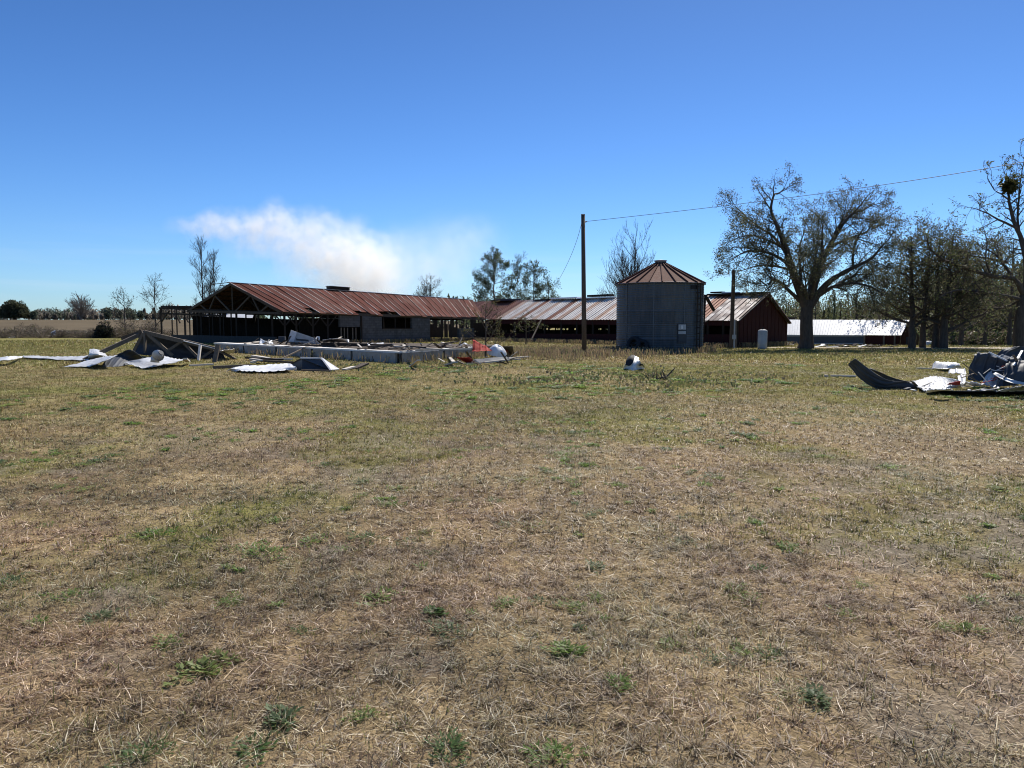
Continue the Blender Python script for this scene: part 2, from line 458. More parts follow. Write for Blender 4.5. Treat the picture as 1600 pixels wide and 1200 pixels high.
NC = Vector(((446 - 800) / F * 55, 55, 0)); dE = U(50); dG = Vector((-dE.y, dE.x, 0))
LE = onplan(NC, dE, 757); FE = NC + dE * LE
WG = onplan(NC, dG, 298); LC = NC + dG * WG
APX = NC + dG * (WG / 2)
LR = onplan(APX, dE, 739); RE = APX + dE * LR
zNC, zFE, zLC = zat(NC, 487), zat(FE, 498), zat(LC, 484)
zAP, zRE = zat(APX, 442), zat(RE, 469)
FLC = LC + dE * 27.0
barn = thing("open_barn", "long derelict barn with rusty red roof, bare trusses and grey block wall", "barn", (NC.x, NC.y, 0))

def ribbed(mb, e0, e1, r0, r1, pw, colf, ribs=2, ribh=0.035, cut=None, nv=16, th=0.02, rw_=.09):
    """Ribbed metal roof: eave e0->e1, ridge r0->r1, as panels pw wide; cut(i) = eave-side fraction torn off."""
    e0, e1, r0, r1 = map(Vector, (e0, e1, r0, r1))
    n = max(1, int(round((e1 - e0).length / pw)))
    nrm = (e1 - e0).cross(r0 - e0).normalized()
    if nrm.z < 0: nrm = -nrm
    ln = (r0 - e0).length
    for i in range(n):
        prof = []
        for k in range(ribs):
            b = k / ribs
            prof += [(b, 0), (b + .04 / ribs, 1), (b + rw_ / ribs, 1), (b + (rw_ + .05) / ribs, 0), (b + .6 / ribs, 0)]
        prof.append((1.0, 0))
        v0 = cut(i, n) if cut else 0
        lift = random.uniform(0, .03)
        vs = []; cs = []; uv = []
        for j in range(nv + 1):
            v = v0 + (1 - v0) * j / nv
            for (q, hgt) in prof:
                u = (i + q) / n
                p = e0.lerp(e1, u).lerp(r0.lerp(r1, u), v) + nrm * (hgt * ribh + lift + 0.004 * (i % 2))
                vs.append(p); cs.append(colf(i, hgt, v, u)); uv.append((u * n * pw, v * ln))
        m = len(prof)
        fs = [(j * m + k, j * m + k + 1, (j + 1) * m + k + 1, (j + 1) * m + k) for j in range(nv) for k in range(m - 1)]
        mb.add(vs, fs, cs, uv)
        # underside so the sheet has thickness
        mb.add([p - nrm * th for p in vs], [f[::-1] for f in fs], [(.10, .06, .045)] * len(vs), uv)
        a = list(range(m)); 
        mb.add([vs[k] for k in a] + [vs[k] - nrm * th for k in a], [(m + k, m + k + 1, k + 1, k) for k in range(m - 1)], [cs[0]] * (2 * m), [(0, 0)] * (2 * m))

rnd = random.Random(5)
pcol = {}
def rust_glint1(i, h, v, u):
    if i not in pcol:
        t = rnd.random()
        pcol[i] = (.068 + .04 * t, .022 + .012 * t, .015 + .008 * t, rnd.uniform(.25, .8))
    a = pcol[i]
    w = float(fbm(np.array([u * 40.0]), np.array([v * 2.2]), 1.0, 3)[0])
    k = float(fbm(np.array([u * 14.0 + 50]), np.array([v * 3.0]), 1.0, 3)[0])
    if h > .5:  # pale ribs: sun glint painted in, patchy like leftover coating
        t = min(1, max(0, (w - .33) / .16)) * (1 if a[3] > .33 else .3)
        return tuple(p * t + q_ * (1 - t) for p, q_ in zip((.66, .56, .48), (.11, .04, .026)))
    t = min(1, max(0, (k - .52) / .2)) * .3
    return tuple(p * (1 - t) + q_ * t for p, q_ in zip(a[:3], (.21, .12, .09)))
torn = {}
def cut1(i, n):
    u = i / n
    px = 446 + 0
    pt = NC + dE * (LE * (u + .5 / n)); px = 800 + F * pt.x / pt.y
    if 486 < px < 503: return .16 + .05 * rnd.random()
    if 563 < px < 582: return .10 + .05 * rnd.random()
    if 603 < px < 628: return .14 + .05 * rnd.random()
    if px > 735: return .05
    return rnd.choice([0, 0, .012, .02, .03])
ov = 0.35
eo = -dG * ov
def slope_z(a, b): return (b - a)
mb = MB()
E0 = V3(NC, zNC + .06); E1 = V3(FE, zFE + .06); R0 = V3(APX, zAP); R1 = V3(RE, zRE)
ribbed(mb, E0 - (R0 - E0) * .06 - dE * .35, E1 - (R1 - E1) * .02, R0 - dE * .35, R1, 0.62, rust_glint1, ribs=1, cut=cut1, ribh=.05)
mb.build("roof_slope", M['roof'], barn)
mb = MB()
ribbed(mb, V3(LC, zLC) - dE * .1, V3(FLC, zFE + .25), R0 - dE * .1, R1, 0.62, rust_glint1, ribs=1, ribh=.05,
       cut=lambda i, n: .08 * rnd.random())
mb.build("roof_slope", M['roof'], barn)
# ridge vent and broken ridge end boards
mb = MB()
ta, tb = onplan(APX, dE, 515), onplan(APX, dE, 545)
za, zb = zAP + (zRE - zAP) * ta / LR, zAP + (zRE - zAP) * tb / LR
mb.beam(V3(APX + dE * ta, za + .16), V3(APX + dE * tb, zb + .16), .55, .2)
mb.beam(V3(APX + dE * ta, za + .30), V3(APX + dE * tb, zb + .30), .75, .05)
mb.build("ridge_vent", M['darkwood'], barn)
mb = MB()
mb.beam(R0 + Vector((0, 0, .04)) - dE * .4, R1 + Vector((0, 0, .04)), .34, .03)
mb.build("ridge_cap", M['roof'], barn)
for px0, py0, px1, py1 in ((330, 444.5, 362, 441), (343, 446.5, 366, 444), (353, 449, 358, 447)):
    mb = MB(); mb.beam(P(px0, py0, APX.y + .6), P(px1, py1, APX.y), .14, .035)
    mb.build("split_board", M['greywood'], barn)

def gz(w, L=0):                             # roof underside height at gable fraction w (0 near eave, 1 far eave)
    f = L / LR
    ze0 = zNC + (zFE - zNC) * L / LE; zl = zLC + (zFE - zLC) * L / LE; zr = zAP + (zRE - zAP) * f
    return (ze0 + (zr - ze0) * w * 2) if w < .5 else (zr + (zl - zr) * (w - .5) * 2)
def truss(L, web=True):
    o = NC + dE * L
    Q = lambda w, z: V3(o + dG * (WG * w), z)
    zc0 = gz(0, L) - .12; zc1 = gz(1, L) - .12
    ap = gz(.5, L) - .12
    bc = lambda w: zc0 + (zc1 - zc0) * w
    mb = MB()
    mb.beam(Q(0, zc0), Q(.5, ap), .09, .17); mb.beam(Q(1, zc1), Q(.5, ap), .09, .17)
    mb.beam(Q(0, zc0), Q(1, zc1), .09, .17)
    if web:
        mb.beam(Q(.5, bc(.5)) + dE * .1, Q(.5, ap) + dE * .1, .08, .13)
        for s in (-1, 1):
            w = lambda t: .5 + s * t
            tz_ = lambda t: gz(w(t), L) - .15
            mb.beam(Q(w(.02), bc(w(.02))) + dE * .1, Q(w(.19), tz_(.19)) + dE * .1, .07, .12)
            mb.beam(Q(w(.19), tz_(.19)) + dE * .14, Q(w(.27), bc(w(.27))) + dE * .14, .07, .12)
            mb.beam(Q(w(.27), bc(w(.27))) + dE * .1, Q(w(.36), tz_(.36)) + dE * .1, .07, .12)
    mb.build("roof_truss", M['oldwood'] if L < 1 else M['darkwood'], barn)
for L in (-.15, 2.6, 5.2, 7.8, 10.4, 13.0, 15.6, 18.2): truss(L)
# purlins under the torn left slope
for w in (.56, .64, .72, .80, .88, .95):
    mb = MB(); mb.beam(V3(NC + dE * -.3 + dG * (WG * w), gz(w) - .02), V3(NC + dE * 8 + dG * (WG * w), gz(w, 8) - .02), .12, .05)
    mb.build("purlin", M['darkwood'], barn)
# gable posts (row across the open gable and the stripped lean-to)
W2 = onplan(NC, dG, 254)
zL2 = zat(NC + dG * W2, 483)
def top_at(w):
    return zNC - .25 + (zL2 - zNC + .15) * w / W2
k = 0
for px in (254, 268, 278, 288, 298, 307, 316, 326, 334, 343, 351, 360, 371, 383, 405, 424):
    w = onplan(NC, dG, px); p = NC + dG * w + dE * (.15 * (k % 2))
    mb = MB(); t = .085 if k % 3 else .13
    mb.beam(V3(p, -.2), V3(p, top_at(w) + .12), t, t)
    mb.build("post", M['darkwood'], barn); k += 1
mb = MB()
a, b = NC + dG * (W2 + .3), NC
mb.beam(V3(a, top_at(W2) + .2), V3(b, zNC - .12), .10, .16)
mb.beam(V3(a, top_at(W2) - .25), V3(NC + dG * 8, top_at(8) - .25), .07, .14)
mb.build("top_plate", M['darkwood'], barn)
# stripped lean-to: rafters and back beam
bk = NC + dG * W2 + dE * 9
mb = MB()
mb.beam(V3(NC + dG * W2, top_at(W2) + .2), V3(bk, top_at(W2) + .05), .12, .2)
mb.beam(V3(LC, top_at(WG) + .2), V3(LC + dE * 9, top_at(WG) + .05), .12, .2)
mb.build("side_plate", M['darkwood'], barn)
for t in (0.02, .35, .65, .95):
    mb = MB(); p0 = NC + dG * (W2 + .4 - t) + dE * (9 * t); p1 = LC + dE * (9 * t)
    mb.beam(V3(p0, top_at(W2) + .33), V3(p1, top_at(WG) + .4), .06, .12); mb.build("rafter", M['darkwood'], barn)
for px0, py0, px1, py1 in ((283, 482.5, 292, 478.5), (262, 481, 300, 479.5)):
    mb = MB(); mb.beam(P(px0, py0, (NC + dG * WG).y + .3), P(px1, py1, (NC + dG * WG).y), .1, .14); mb.build("loose_rafter", M['darkwood'], barn)
for px0, px1, dz in ((255, 267, .95), (283, 275, 1.0), (296, 287, .9)):      # corner braces
    wa, wb = onplan(NC, dG, px0), onplan(NC, dG, px1)
    mb = MB(); mb.beam(V3(NC + dG * wa, top_at(wa) - dz), V3(NC + dG * wb, top_at(wb)), .08, .1); mb.build("brace", M['darkwood'], barn)
for t in (3, 6, 9):
    for ww in (W2, WG):
        mb = MB(); p = NC + dG * ww + dE * t; mb.beam(V3(p, -.2), V3(p, top_at(ww) + .1), .14, .14); mb.build("post", M['darkwood'], barn)
mb = MB()
mb.wall(NC + dG * 1.0 - dE * .1, NC + dG * (onplan(NC, dG, 272)) - dE * .1, -.2, .62, .16)
mb.build("half_wall", M['joint'], barn)
# near side: posts with knee braces, block wall, pickets
def Lx(px): return onplan(NC, dE, px)
def ez(L): return zNC + (zFE - zNC) * L / LE
for px in (446, 464, 490, 513):
    L = Lx(px); p = NC + dE * L
    mb = MB(); mb.beam(V3(p, -.2), V3(p, ez(L)), .11, .11); po = mb.build("post", M['darkwood'], barn)
    for s in (-1, 1):
        mb = MB(); mb.beam(V3(p + dE * .09 * s, ez(L) - .95), V3(p + dE * (.85 * s), ez(L) - .12), .06, .08)
        mb.build("knee_brace", M['darkwood'], po).location = Vector(mb.v[0]) * 0
for px in (690, 705, 722, 738):
    L = Lx(px); p = NC + dE * L
    mb = MB(); mb.beam(V3(p, -.2), V3(p, ez(L)), .15, .15); mb.build("post", M['darkwood'], barn)
mb = MB(); mb.beam(V3(NC, zNC - .02), V3(FE, zFE - .02), .14, .2); mb.build("eave_beam", M['oldwood'], barn)
def blockwall(mb, L0, L1, z0, z1a, z1b, off=0):
    a, b = NC + dE * L0 + dG * off, NC + dE * L1 + dG * off
    n = Vector((dE.y, -dE.x, 0)) * .1
    q = [V3(a, z0), V3(b, z0), V3(b, z1b), V3(a, z1a)]
    uvq = [(L0, z0), (L1, z0), (L1, z1b), (L0, z1a)]
    mb.add([p + n for p in q], [(0, 1, 2, 3)], None, uvq)
    mb.add([p - n for p in q], [(3, 2, 1, 0)], None, uvq)
    f = [p + n for p in q] + [p - n for p in q]
    mb.add(f, [(0, 4, 5, 1), (1, 5, 6, 2), (2, 6, 7, 3), (3, 7, 4, 0)], None, uvq + uvq)
mb = MB()
l0, l1, l2, l3 = Lx(565), Lx(596), Lx(643), Lx(671)
tp = lambda L: ez(L) - .14
s0, s1 = lambda p: P(800, 514, p.y).z, lambda p: P(800, 497, p.y).z
zs = s0(NC + dE * ((l1 + l2) / 2))
blockwall(mb, l0, l1, -.2, tp(l0), tp(l1)); blockwall(mb, l2, l3, -.2, tp(l2), tp(l3)); blockwall(mb, l1, l2, -.2, zs, zs)
mb.build("block_wall", M['block'], barn)
mb = MB(); blockwall(mb, Lx(531), Lx(562), P(800, 511, 59).z, tp(Lx(531)), tp(Lx(562)))
mb.build("block_wall", M['block'], barn)
mb = MB(); blockwall(mb, Lx(716), Lx(740), -.2, P(800, 513, 68).z, P(800, 513, 68).z)
bw = mb.build("block_wall", M['block'], barn)
mb = MB(); mb.beam(V3(NC + dE * Lx(564) - dG * .14, -.2), V3(NC + dE * Lx(564) - dG * .14, tp(l0)), .1, .1); mb.build("downpipe", M['darkwood'], barn)
mb = MB()
for px in (600, 618, 634):
    p = NC + dE * Lx(px); mb.beam(V3(p, zs), V3(p, tp(l1)), .07, .07)
p0, p1 = NC + dE * (l1 + .05), NC + dE * (l2 - .05)
mb.beam(V3(p0, zs + .05) - dG * .13, V3(p1, zs + .05) - dG * .13, .09, .06)
mb.build("window_frame", M['darkwood'], barn)
for px in (533, 538, 543, 551, 556):
    p = NC + dE * Lx(px) - dG * .05
    mb = MB(); mb.beam(V3(p, .1), V3(p, P(800, 512, p.y).z), .09, .03, up=dG); mb.build("picket", M['greywood'], barn)
# far long wall, boarded, with gaps that let the light through at its far end
mb = MB()
x = 0.4
bo = LC
xe = onplan(LC, dE, 765)
while x < xe:
    w = .28
    pp = bo + dE * x; gap = 800 + F * pp.x / pp.y > 664
    z1 = (zLC - .5 - (zLC - zFE) * min(x, 27) / 27) if not gap else rnd.choice([.95, 1.15, 1.5, 2.0, 2.0])
    p = bo + dE * x
    if not (gap and rnd.random() < .12):
        mb.beam(V3(p, -.2), V3(p, z1), w, .03, up=dG)
    x += w + (.01 if not gap else rnd.choice([.01, .02, .10]))
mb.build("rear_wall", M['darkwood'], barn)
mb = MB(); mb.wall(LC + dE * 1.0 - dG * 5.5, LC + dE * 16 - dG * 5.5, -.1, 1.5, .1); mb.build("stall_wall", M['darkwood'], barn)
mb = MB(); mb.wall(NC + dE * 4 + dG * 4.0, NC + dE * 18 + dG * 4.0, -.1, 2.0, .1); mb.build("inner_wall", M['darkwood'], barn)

# ================================================================ RED WING
C2 = Vector((14.74, 50.5, 0)); dW = (FE - C2); LW = dW.length; dW = dW / LW
GR = Vector((19.9, 55.75, 0)); AP2 = C2.lerp(GR, .53)
zC2, zFW, zGR = zat(C2, 499), zat(FE, 498.4), zat(GR, 504)
zA2 = zat(AP2, 458.6)
wing = thing("red_wing_barn", "low red barn wing with pale rust-streaked metal roof running left behind the grain bin", "barn", (C2.x, C2.y, 0))
def Wx(px): return onplan(C2, dW, px)
EXT = 7.5; tA = LW + EXT; RW = AP2 + dW * tA; zRW = zA2 + .12; zFW2 = zC2 + (zFW - zC2) * tA / LW
pc2 = {}
def rust2(i, h, v, u):
    if i not in pc2:
        t = rnd.random()
        base = (.66, .60, .53) if t > .36 else ((.48, .34, .24) if t > .16 else (.26, .115, .06))
        if u > (LW - 3.0) / (LW + EXT): base = (.15, .055, .03) if t > .25 else (.24, .11, .07)
        pc2[i] = base
    a = pc2[i]
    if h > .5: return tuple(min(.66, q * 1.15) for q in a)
    if v > .93 and .45 < u < .8: return (.06, .05, .05)
    return a
split = Wx(1100) / tA                         # behind the bin: worn dark section to the right of it
e0, e1 = V3(C2, zC2), V3(C2 + dW * tA, zFW2)
r0, r1 = V3(AP2, zA2), V3(RW, zRW)
mid_e = e0.lerp(e1, split); mid_r = r0.lerp(r1, split)
mb = MB()
ribbed(mb, mid_e - (mid_r - mid_e) * .05, e1 - (r1 - e1) * .01, mid_r, r1, .62, rust2, ribs=2, ribh=.04, rw_=.3)
mb.build("roof_slope", M['roof2'], wing)
pc3 = {}
def worn(i, h, v, u):
    key = (i, int(v * 7))
    if key not in pc3:
        t = rnd.random(); pc3[key] = (.42, .39, .36) if t > .5 else ((.25, .20, .17) if t > .25 else (.10, .075, .065))
    return pc3[key]
mb = MB()
ribbed(mb, e0 - (r0 - e0) * .05 - dW * .3, mid_e - (mid_r - mid_e) * .05, r0 - dW * .3, mid_r, .4, worn, ribs=1, ribh=.03, nv=14)
mb.build("worn_roof_slope", M['shingle'], wing)['label'] = "patchy grey roof section with flaking paint"
far_e0, far_e1 = V3(GR, zGR), V3(GR + dW * (tA), zGR + .1)
mb = MB()
ribbed(mb, far_e0 - (r0 - far_e0) * .05 - dW * .3, far_e1, r0 - dW * .3, r1, .62, rust2, ribs=1, ribh=.045)
mb.build("roof_slope", M['roof2'], wing)
# ridge: raised broken strips
def ridge_piece(pxa, pxb, dz, w, t, m, nm="ridge_cap"):
    ta, tb = onplan(AP2, dW, pxa), onplan(AP2, dW, pxb)
    za, zb = zA2 + (zRW - zA2) * ta / tA, zA2 + (zRW - zA2) * tb / tA
    mb = MB(); mb.beam(V3(AP2 + dW * ta, za + dz), V3(AP2 + dW * tb, zb + dz + random.uniform(-.02, .04)), w, t); return mb.build(nm, m, wing)
ridge_piece(865, 905, .10, .8, .10, M['roof']); ridge_piece(905, 963, .05, .7, .08, M['roof2']); ridge_piece(921, 955, .22, .7, .16, M['darkwood'])
ridge_piece(1108, 1196, .02, .9, .12, M['darkwood']); ridge_piece(1111, 1128, .18, .5, .1, M['darkwood']); ridge_piece(1128, 1152, .13, .4, .08, M['roof'])
ridge_piece(772, 790, .05, .8, .14, M['darkwood']); ridge_piece(782, 806, .12, 1.2, .16, M['sheetdark'], "lifted_ridge_sheet"); ridge_piece(836, 860, .02, .6, .07, M['darkwood'])
# walls
LWf = LW - .1
mb = MB()
mb.wall(C2 + dW * .0, C2 + dW * LWf, zC2 - .42, zC2 - .06, .06, zFW - .45, zFW - .06)
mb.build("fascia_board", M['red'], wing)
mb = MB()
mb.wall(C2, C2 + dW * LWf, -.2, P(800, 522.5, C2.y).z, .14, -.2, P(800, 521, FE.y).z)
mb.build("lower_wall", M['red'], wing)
for px in (1150, 1128, 1104, 950, 925, 900, 876, 850, 826, 803, 780):
    L = Wx(px); p = C2 + dW * (L - .06)
    mb = MB(); mb.beam(V3(p, -.2), V3(p, zC2 - .1), .13, .13); mb.build("post", M['darkwood'], wing)
# gable wall of upright boards, with a boarded door
up = lambda s: (zC2 + (zA2 - zC2) * s / .53) if s < .53 else (zA2 + (zGR - zA2) * (s - .53) / .47)
mb = MB(); dq = (GR - C2)
n = 26
for i in range(n):
    a, b = i / n, (i + 1) / n
    pa, pb = C2 + dq * (a + .0015), C2 + dq * (b - .0015)
    o = Vector((dq.y, -dq.x, 0)).normalized() * (.012 * (i % 2))
    mb.wall(pa + o, pb + o, -.2, up(a) - .05, .06, -.2, up(b) - .05)
    if a < .53 < b: pass
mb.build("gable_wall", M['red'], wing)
mb = MB(); n_ = Vector((dq.y, -dq.x, 0)).normalized()
mb.beam(V3(C2, zC2 - .02) + n_ * .2, V3(AP2, zA2 - .02) + n_ * .2, .05, .2); mb.build("barge_board", M['darkwood'], wing)
mb = MB(); mb.beam(V3(AP2, zA2 - .02) + n_ * .2, V3(GR, zGR - .02) + n_ * .2, .05, .2); mb.build("barge_board", M['darkwood'], wing)
# rear wall with a gappy open stretch
mb = MB()
t = .2
while t < LW + 11:
    p = GR + dW * t; pxp = 800 + F * p.x / p.y
    op = 848 < pxp < 888 or 888 < pxp < 965 and rnd.random() < .08
    mb.beam(V3(p, -.2), V3(p, P(800, 515.5, p.y).z if op else zGR - .03), .26, .03, up=(dq.x, dq.y, 0)); t += .27
mb.build("rear_wall", M['darkwood'], wing)
mb = MB()
for px in (852, 858, 868, 878, 884, 893, 907, 921, 934):
    t = onplan(GR, dW, px); p = GR + dW * t; mb.beam(V3(p, 0), V3(p, zGR), .12, .12)
t0, t1 = onplan(GR, dW, 965), onplan(GR, dW, 838)
mb.beam(V3(GR + dW * t0, zGR - .2), V3(GR + dW * t1, zGR - .2), .08, .62)
mb.build("rear_frame", M['darkwood'], wing)
mb = MB(); mb.beam(P(830, 532, 58), P(845.5, 500, 60), .09, .09)
props(mb.build("leaning_prop", M['greywood']), "thin pale timber prop leaning under the wing eave, left of the tall pole", "prop")

# ================================================================ GRAIN BIN
by = 44.0
bx = (1030 - 800) / F * by; br = 66.5 / F * by * .995
zb_ = P(800, 444, by).z
bin_o = thing("grain_bin", "round grey corrugated steel grain bin with rusty conical roof", "grain bin", (bx, by, 0))
rb = random.Random(3)
ringc = {}
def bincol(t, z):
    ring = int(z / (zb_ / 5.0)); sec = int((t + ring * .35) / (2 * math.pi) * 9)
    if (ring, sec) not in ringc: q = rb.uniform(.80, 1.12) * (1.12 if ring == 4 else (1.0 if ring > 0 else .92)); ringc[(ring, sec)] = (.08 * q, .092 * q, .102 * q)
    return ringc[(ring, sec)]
prof = []
nz = 150
for i in range(nz + 1):
    z = zb_ * i / nz
    prof.append((br + .011 * math.sin(2 * math.pi * z / .1), z))
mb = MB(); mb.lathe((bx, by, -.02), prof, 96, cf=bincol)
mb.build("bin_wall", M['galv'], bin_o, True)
mb = MB()
for i in range(1, 5):
    mb.lathe((bx, by, zb_ * i / 5), [(br + .012, -.025), (br + .022, 0), (br + .012, .025)], 96, c=(.09, .10, .12))
mb.build("ring_seam", M['galv'], bin_o, True)
mb = MB()
for a in range(9):
    t = 2 * math.pi * (a / 9) + .2
    d = Vector((math.cos(t), math.sin(t), 0)) * (br + .014)
    mb.beam(Vector((bx, by, 0)) + d, Vector((bx, by, zb_)) + d, .05, .02, up=d, c=(.10, .115, .13))
mb.build("panel_seam", M['galv'], bin_o)
zt = P(800, 411, by).z; rt = .26
nsec = 22
mb = MB()
for s in range(nsec):
    q = random.uniform(.75, 1.2); base = (.135 * q, .075 * q, .056 * q) if s % 3 else (.19 * q, .115 * q, .088 * q)
    t0, t1 = 2 * math.pi * s / nsec, 2 * math.pi * (s + 1) / nsec
    vs = []
    for j in range(7):
        f = j / 6; r = (br + .10) * (1 - f) + rt * f; z = zb_ - .02 + (zt - zb_) * f
        for k in range(4):
            t = t0 + (t1 - t0) * k / 3; vs.append((bx + r * math.cos(t), by + r * math.sin(t), z - .02 * math.sin(math.pi * k / 3) * (1 - f)))
    mb.add(vs, [(j * 4 + k, j * 4 + k + 1, j * 4 + k + 5, j * 4 + k + 4) for j in range(6) for k in range(3)], base)
    mb.add([(x, y, z - .02) for x, y, z in vs], [(j * 4 + k, j * 4 + k + 4, j * 4 + k + 5, j * 4 + k + 1) for j in range(6) for k in range(3)], base)
bro = mb.build("bin_roof", M['binroof'], bin_o)
mb = MB()
for s in range(nsec):
    t = 2 * math.pi * s / nsec; d = Vector((math.cos(t), math.sin(t), 0)); c0 = Vector((bx, by, 0))
    mb.beam(c0 + d * (br + .11) + Vector((0, 0, zb_ + .02)), c0 + d * rt + Vector((0, 0, zt + .02)), .045, .07, c=(.10, .05, .038))
mb.build("roof_rib", M['binroof'], bro)
mb = MB(); mb.lathe((bx, by, zt - .05), [(rt + .05, 0), (rt + .05, .14), (rt + .12, .15), (rt + .1, .19), (0.01, .24)], 28, c=(.2, .17, .16)); mb.build("roof_cap", M['galv'], bin_o)
mb = MB(); mb.lathe((bx, by, zb_ - .05), [(br + .02, 0), (br + .08, .0), (br + .1, .05), (br + .02, .06)], 96, c=(.14, .14, .15)); mb.build("eave_ring", M['galv'], bin_o, True)
def on_bin(px, z, out=.03):
    k = (px - 800) / F                        # front intersection of the column with the cylinder
    A_ = k * k + 1; B_ = -2 * (k * bx + by); C_ = bx * bx + by * by - (br + out) ** 2
    Y = (-B_ - math.sqrt(max(0, B_ * B_ - 4 * A_ * C_))) / (2 * A_)
    return Vector((k * Y, Y, z))
def bin_plate(pxa, pxb, pya, pyb, m, nm, parent, out=.03, th=.03):
    yf = on_bin((pxa + pxb) / 2, 0).y
    za, zb = P(800, pyb, yf).z, P(800, pya, yf).z
    a, b = on_bin(pxa, 0, out), on_bin(pxb, 0, out)
    mb = MB(); mb.wall(a, b, za, zb, th); return mb.build(nm, m, parent)
door = bin_plate(1058, 1072, 506, 536, M['sheetdark'], "bin_door", bin_o, .035, .05)
bin_plate(1059.5, 1071, 507, 515, M['tank'], "upper_panel", door, .07, .02)
bin_plate(1063.6, 1066.3, 508.5, 514, M['white'], "notice", door, .09, .012)
bin_plate(1059.5, 1071, 517.5, 522, M['tank'], "middle_panel", door, .07, .02)
bin_plate(1059.5, 1071, 525, 534, M['sheetdark'], "lower_panel", door, .07, .02)
bin_plate(1078, 1087.5, 445.5, 451.5, M['black'], "roof_hatch", bin_o, .03, .03)
lad = []
mb = MB()
for dp in (0, 5):
    p = on_bin(1088 + dp, 0, .10); mb.beam(V3(p, .2), V3(p, zb_), .05, .05)
mb.build("ladder_rail", M['darkwood'], bin_o)
z = .4
while z < zb_ - .2:
    mb = MB(); mb.beam(V3(on_bin(1088, 0, .10), z), V3(on_bin(1093, 0, .10), z), .05, .05); z += .32
    mb.build("ladder_rung", M['darkwood'], bin_o)
mb = MB(); mb.lathe((bx, by, -.1), [(br - .1, 0), (br + .18, 0), (br + .18, .16), (br - .1, .18)], 64); mb.build("footing", M['concrete'], bin_o, True)

def torus(mb, c, R_, r_, ax, n=28, k=10):
    c = Vector(c); ax = Vector(ax).normalized(); a = ax.orthogonal().normalized(); b = ax.cross(a)
    vs = []; fs = []
    for i in range(n):
        t = 2 * math.pi * i / n; d = a * math.cos(t) + b * math.sin(t)
        for j in range(k):
            s = 2 * math.pi * j / k; vs.append(c + d * (R_ + r_ * math.cos(s)) + ax * (r_ * 1.15 * math.sin(s)))
    for i in range(n):
        for j in range(k):
            fs.append((i * k + j, ((i + 1) % n) * k + j, ((i + 1) % n) * k + (j + 1) % k, i * k + (j + 1) % k))
    return mb.add(vs, fs)
for px, lab in ((990, "big black tyre leaning on the foot of the grain bin"), (1003, "smaller black tyre right of the big tyre at the bin foot")):
    p = on_bin(px, 0, .22); s = 1.0 if px == 990 else .8
    t_ = thing("old_tyre", lab, "tyre", (p.x, p.y, 0))
    mb = MB(); torus(mb, (p.x, p.y, .46 * s), .33 * s, .13 * s, (p.x - bx, p.y - by, 1.0)); mb.build("tread", M['black'], t_, True)
    mb = MB(); mb.lathe((p.x, p.y + .02, .42 * s), [(.02, .02), (.2 * s, .0), (.22 * s, .05)], 18); mb.build("rim", M['darkwood'], t_)

# steel auger frame behind the right edge of the bin
af = thing("auger_frame", "dark upright steel post with slanting brace between grain bin and red gable", "frame", (11.3, 46.2, 0))
Y_ = 46.2
mb = MB(); mb.beam(P(1096.5, 548, Y_), P(1101.5, 461, Y_), .14, .14); mb.build("upright", M['darkwood'], af)
mb = MB(); mb.beam(P(1102, 462, Y_ + .1), P(1115.5, 485, Y_ + 1.0), .12, .16); mb.build("brace", M['darkwood'], af)
mb = MB(); mb.beam(P(1098, 505, Y_), P(1108, 500, Y_ + 1.4), .05, .05); mb.build("tie", M['darkwood'], af)

# service post beside the red gable
sp = thing("service_post", "short dark wooden post with grey conduit at the corner of the red gable", "post", (14.2, 48.6, 0))
Y_ = 49.0
mb = MB(); mb.tube([P(1142.5, 548, Y_), P(1146.5, 422, Y_)], [.14, .11], 10); mb.build("post", M['pole'], sp)
mb = MB(); mb.tube([P(1147, 545, Y_ - .2), P(1148, 500, Y_ - .2)], .05, 8); mb.build("conduit", M['tank'], sp)
mb = MB(); mb.beam(P(1149.5, 545, Y_), P(1149.5, 500, Y_), .14, .05); mb.build("cover_board", M['greywood'], sp)
mb = MB(); mb.beam(P(1142.5, 440, Y_), P(1150, 440.5, Y_), .04, .04); mb.build("bracket", M['black'], sp)
mb = MB(); mb.box(tuple(P(1144.5, 530, Y_ - .22)), tuple(P(1149.5, 523, Y_ - .1))); mb.build("meter_box", M['tank'], sp)

# upright tank
ux = P(1191, 546, 48.5)
tk = thing("upright_tank", "upright grey cylindrical tank in front of the red gable", "tank", (ux.x, ux.y, 0))
tr = 7.2 / F * 48.5; th_ = P(800, 515, 48.5).z
mb = MB(); mb.lathe((ux.x, ux.y, -.05), [(tr * .9, 0), (tr, .06), (tr, .35), (tr * 1.02, .37), (tr, .39), (tr, th_ - .06), (tr * .93, th_), (tr * .6, th_ + .05), (.02, th_ + .07)], 32); mb.build("shell", M['tank'], tk, True)
mb = MB(); mb.tube([(ux.x, ux.y, th_), (ux.x, ux.y, th_ + .14)], .06, 10); mb.build("valve", M['darkwood'], tk)

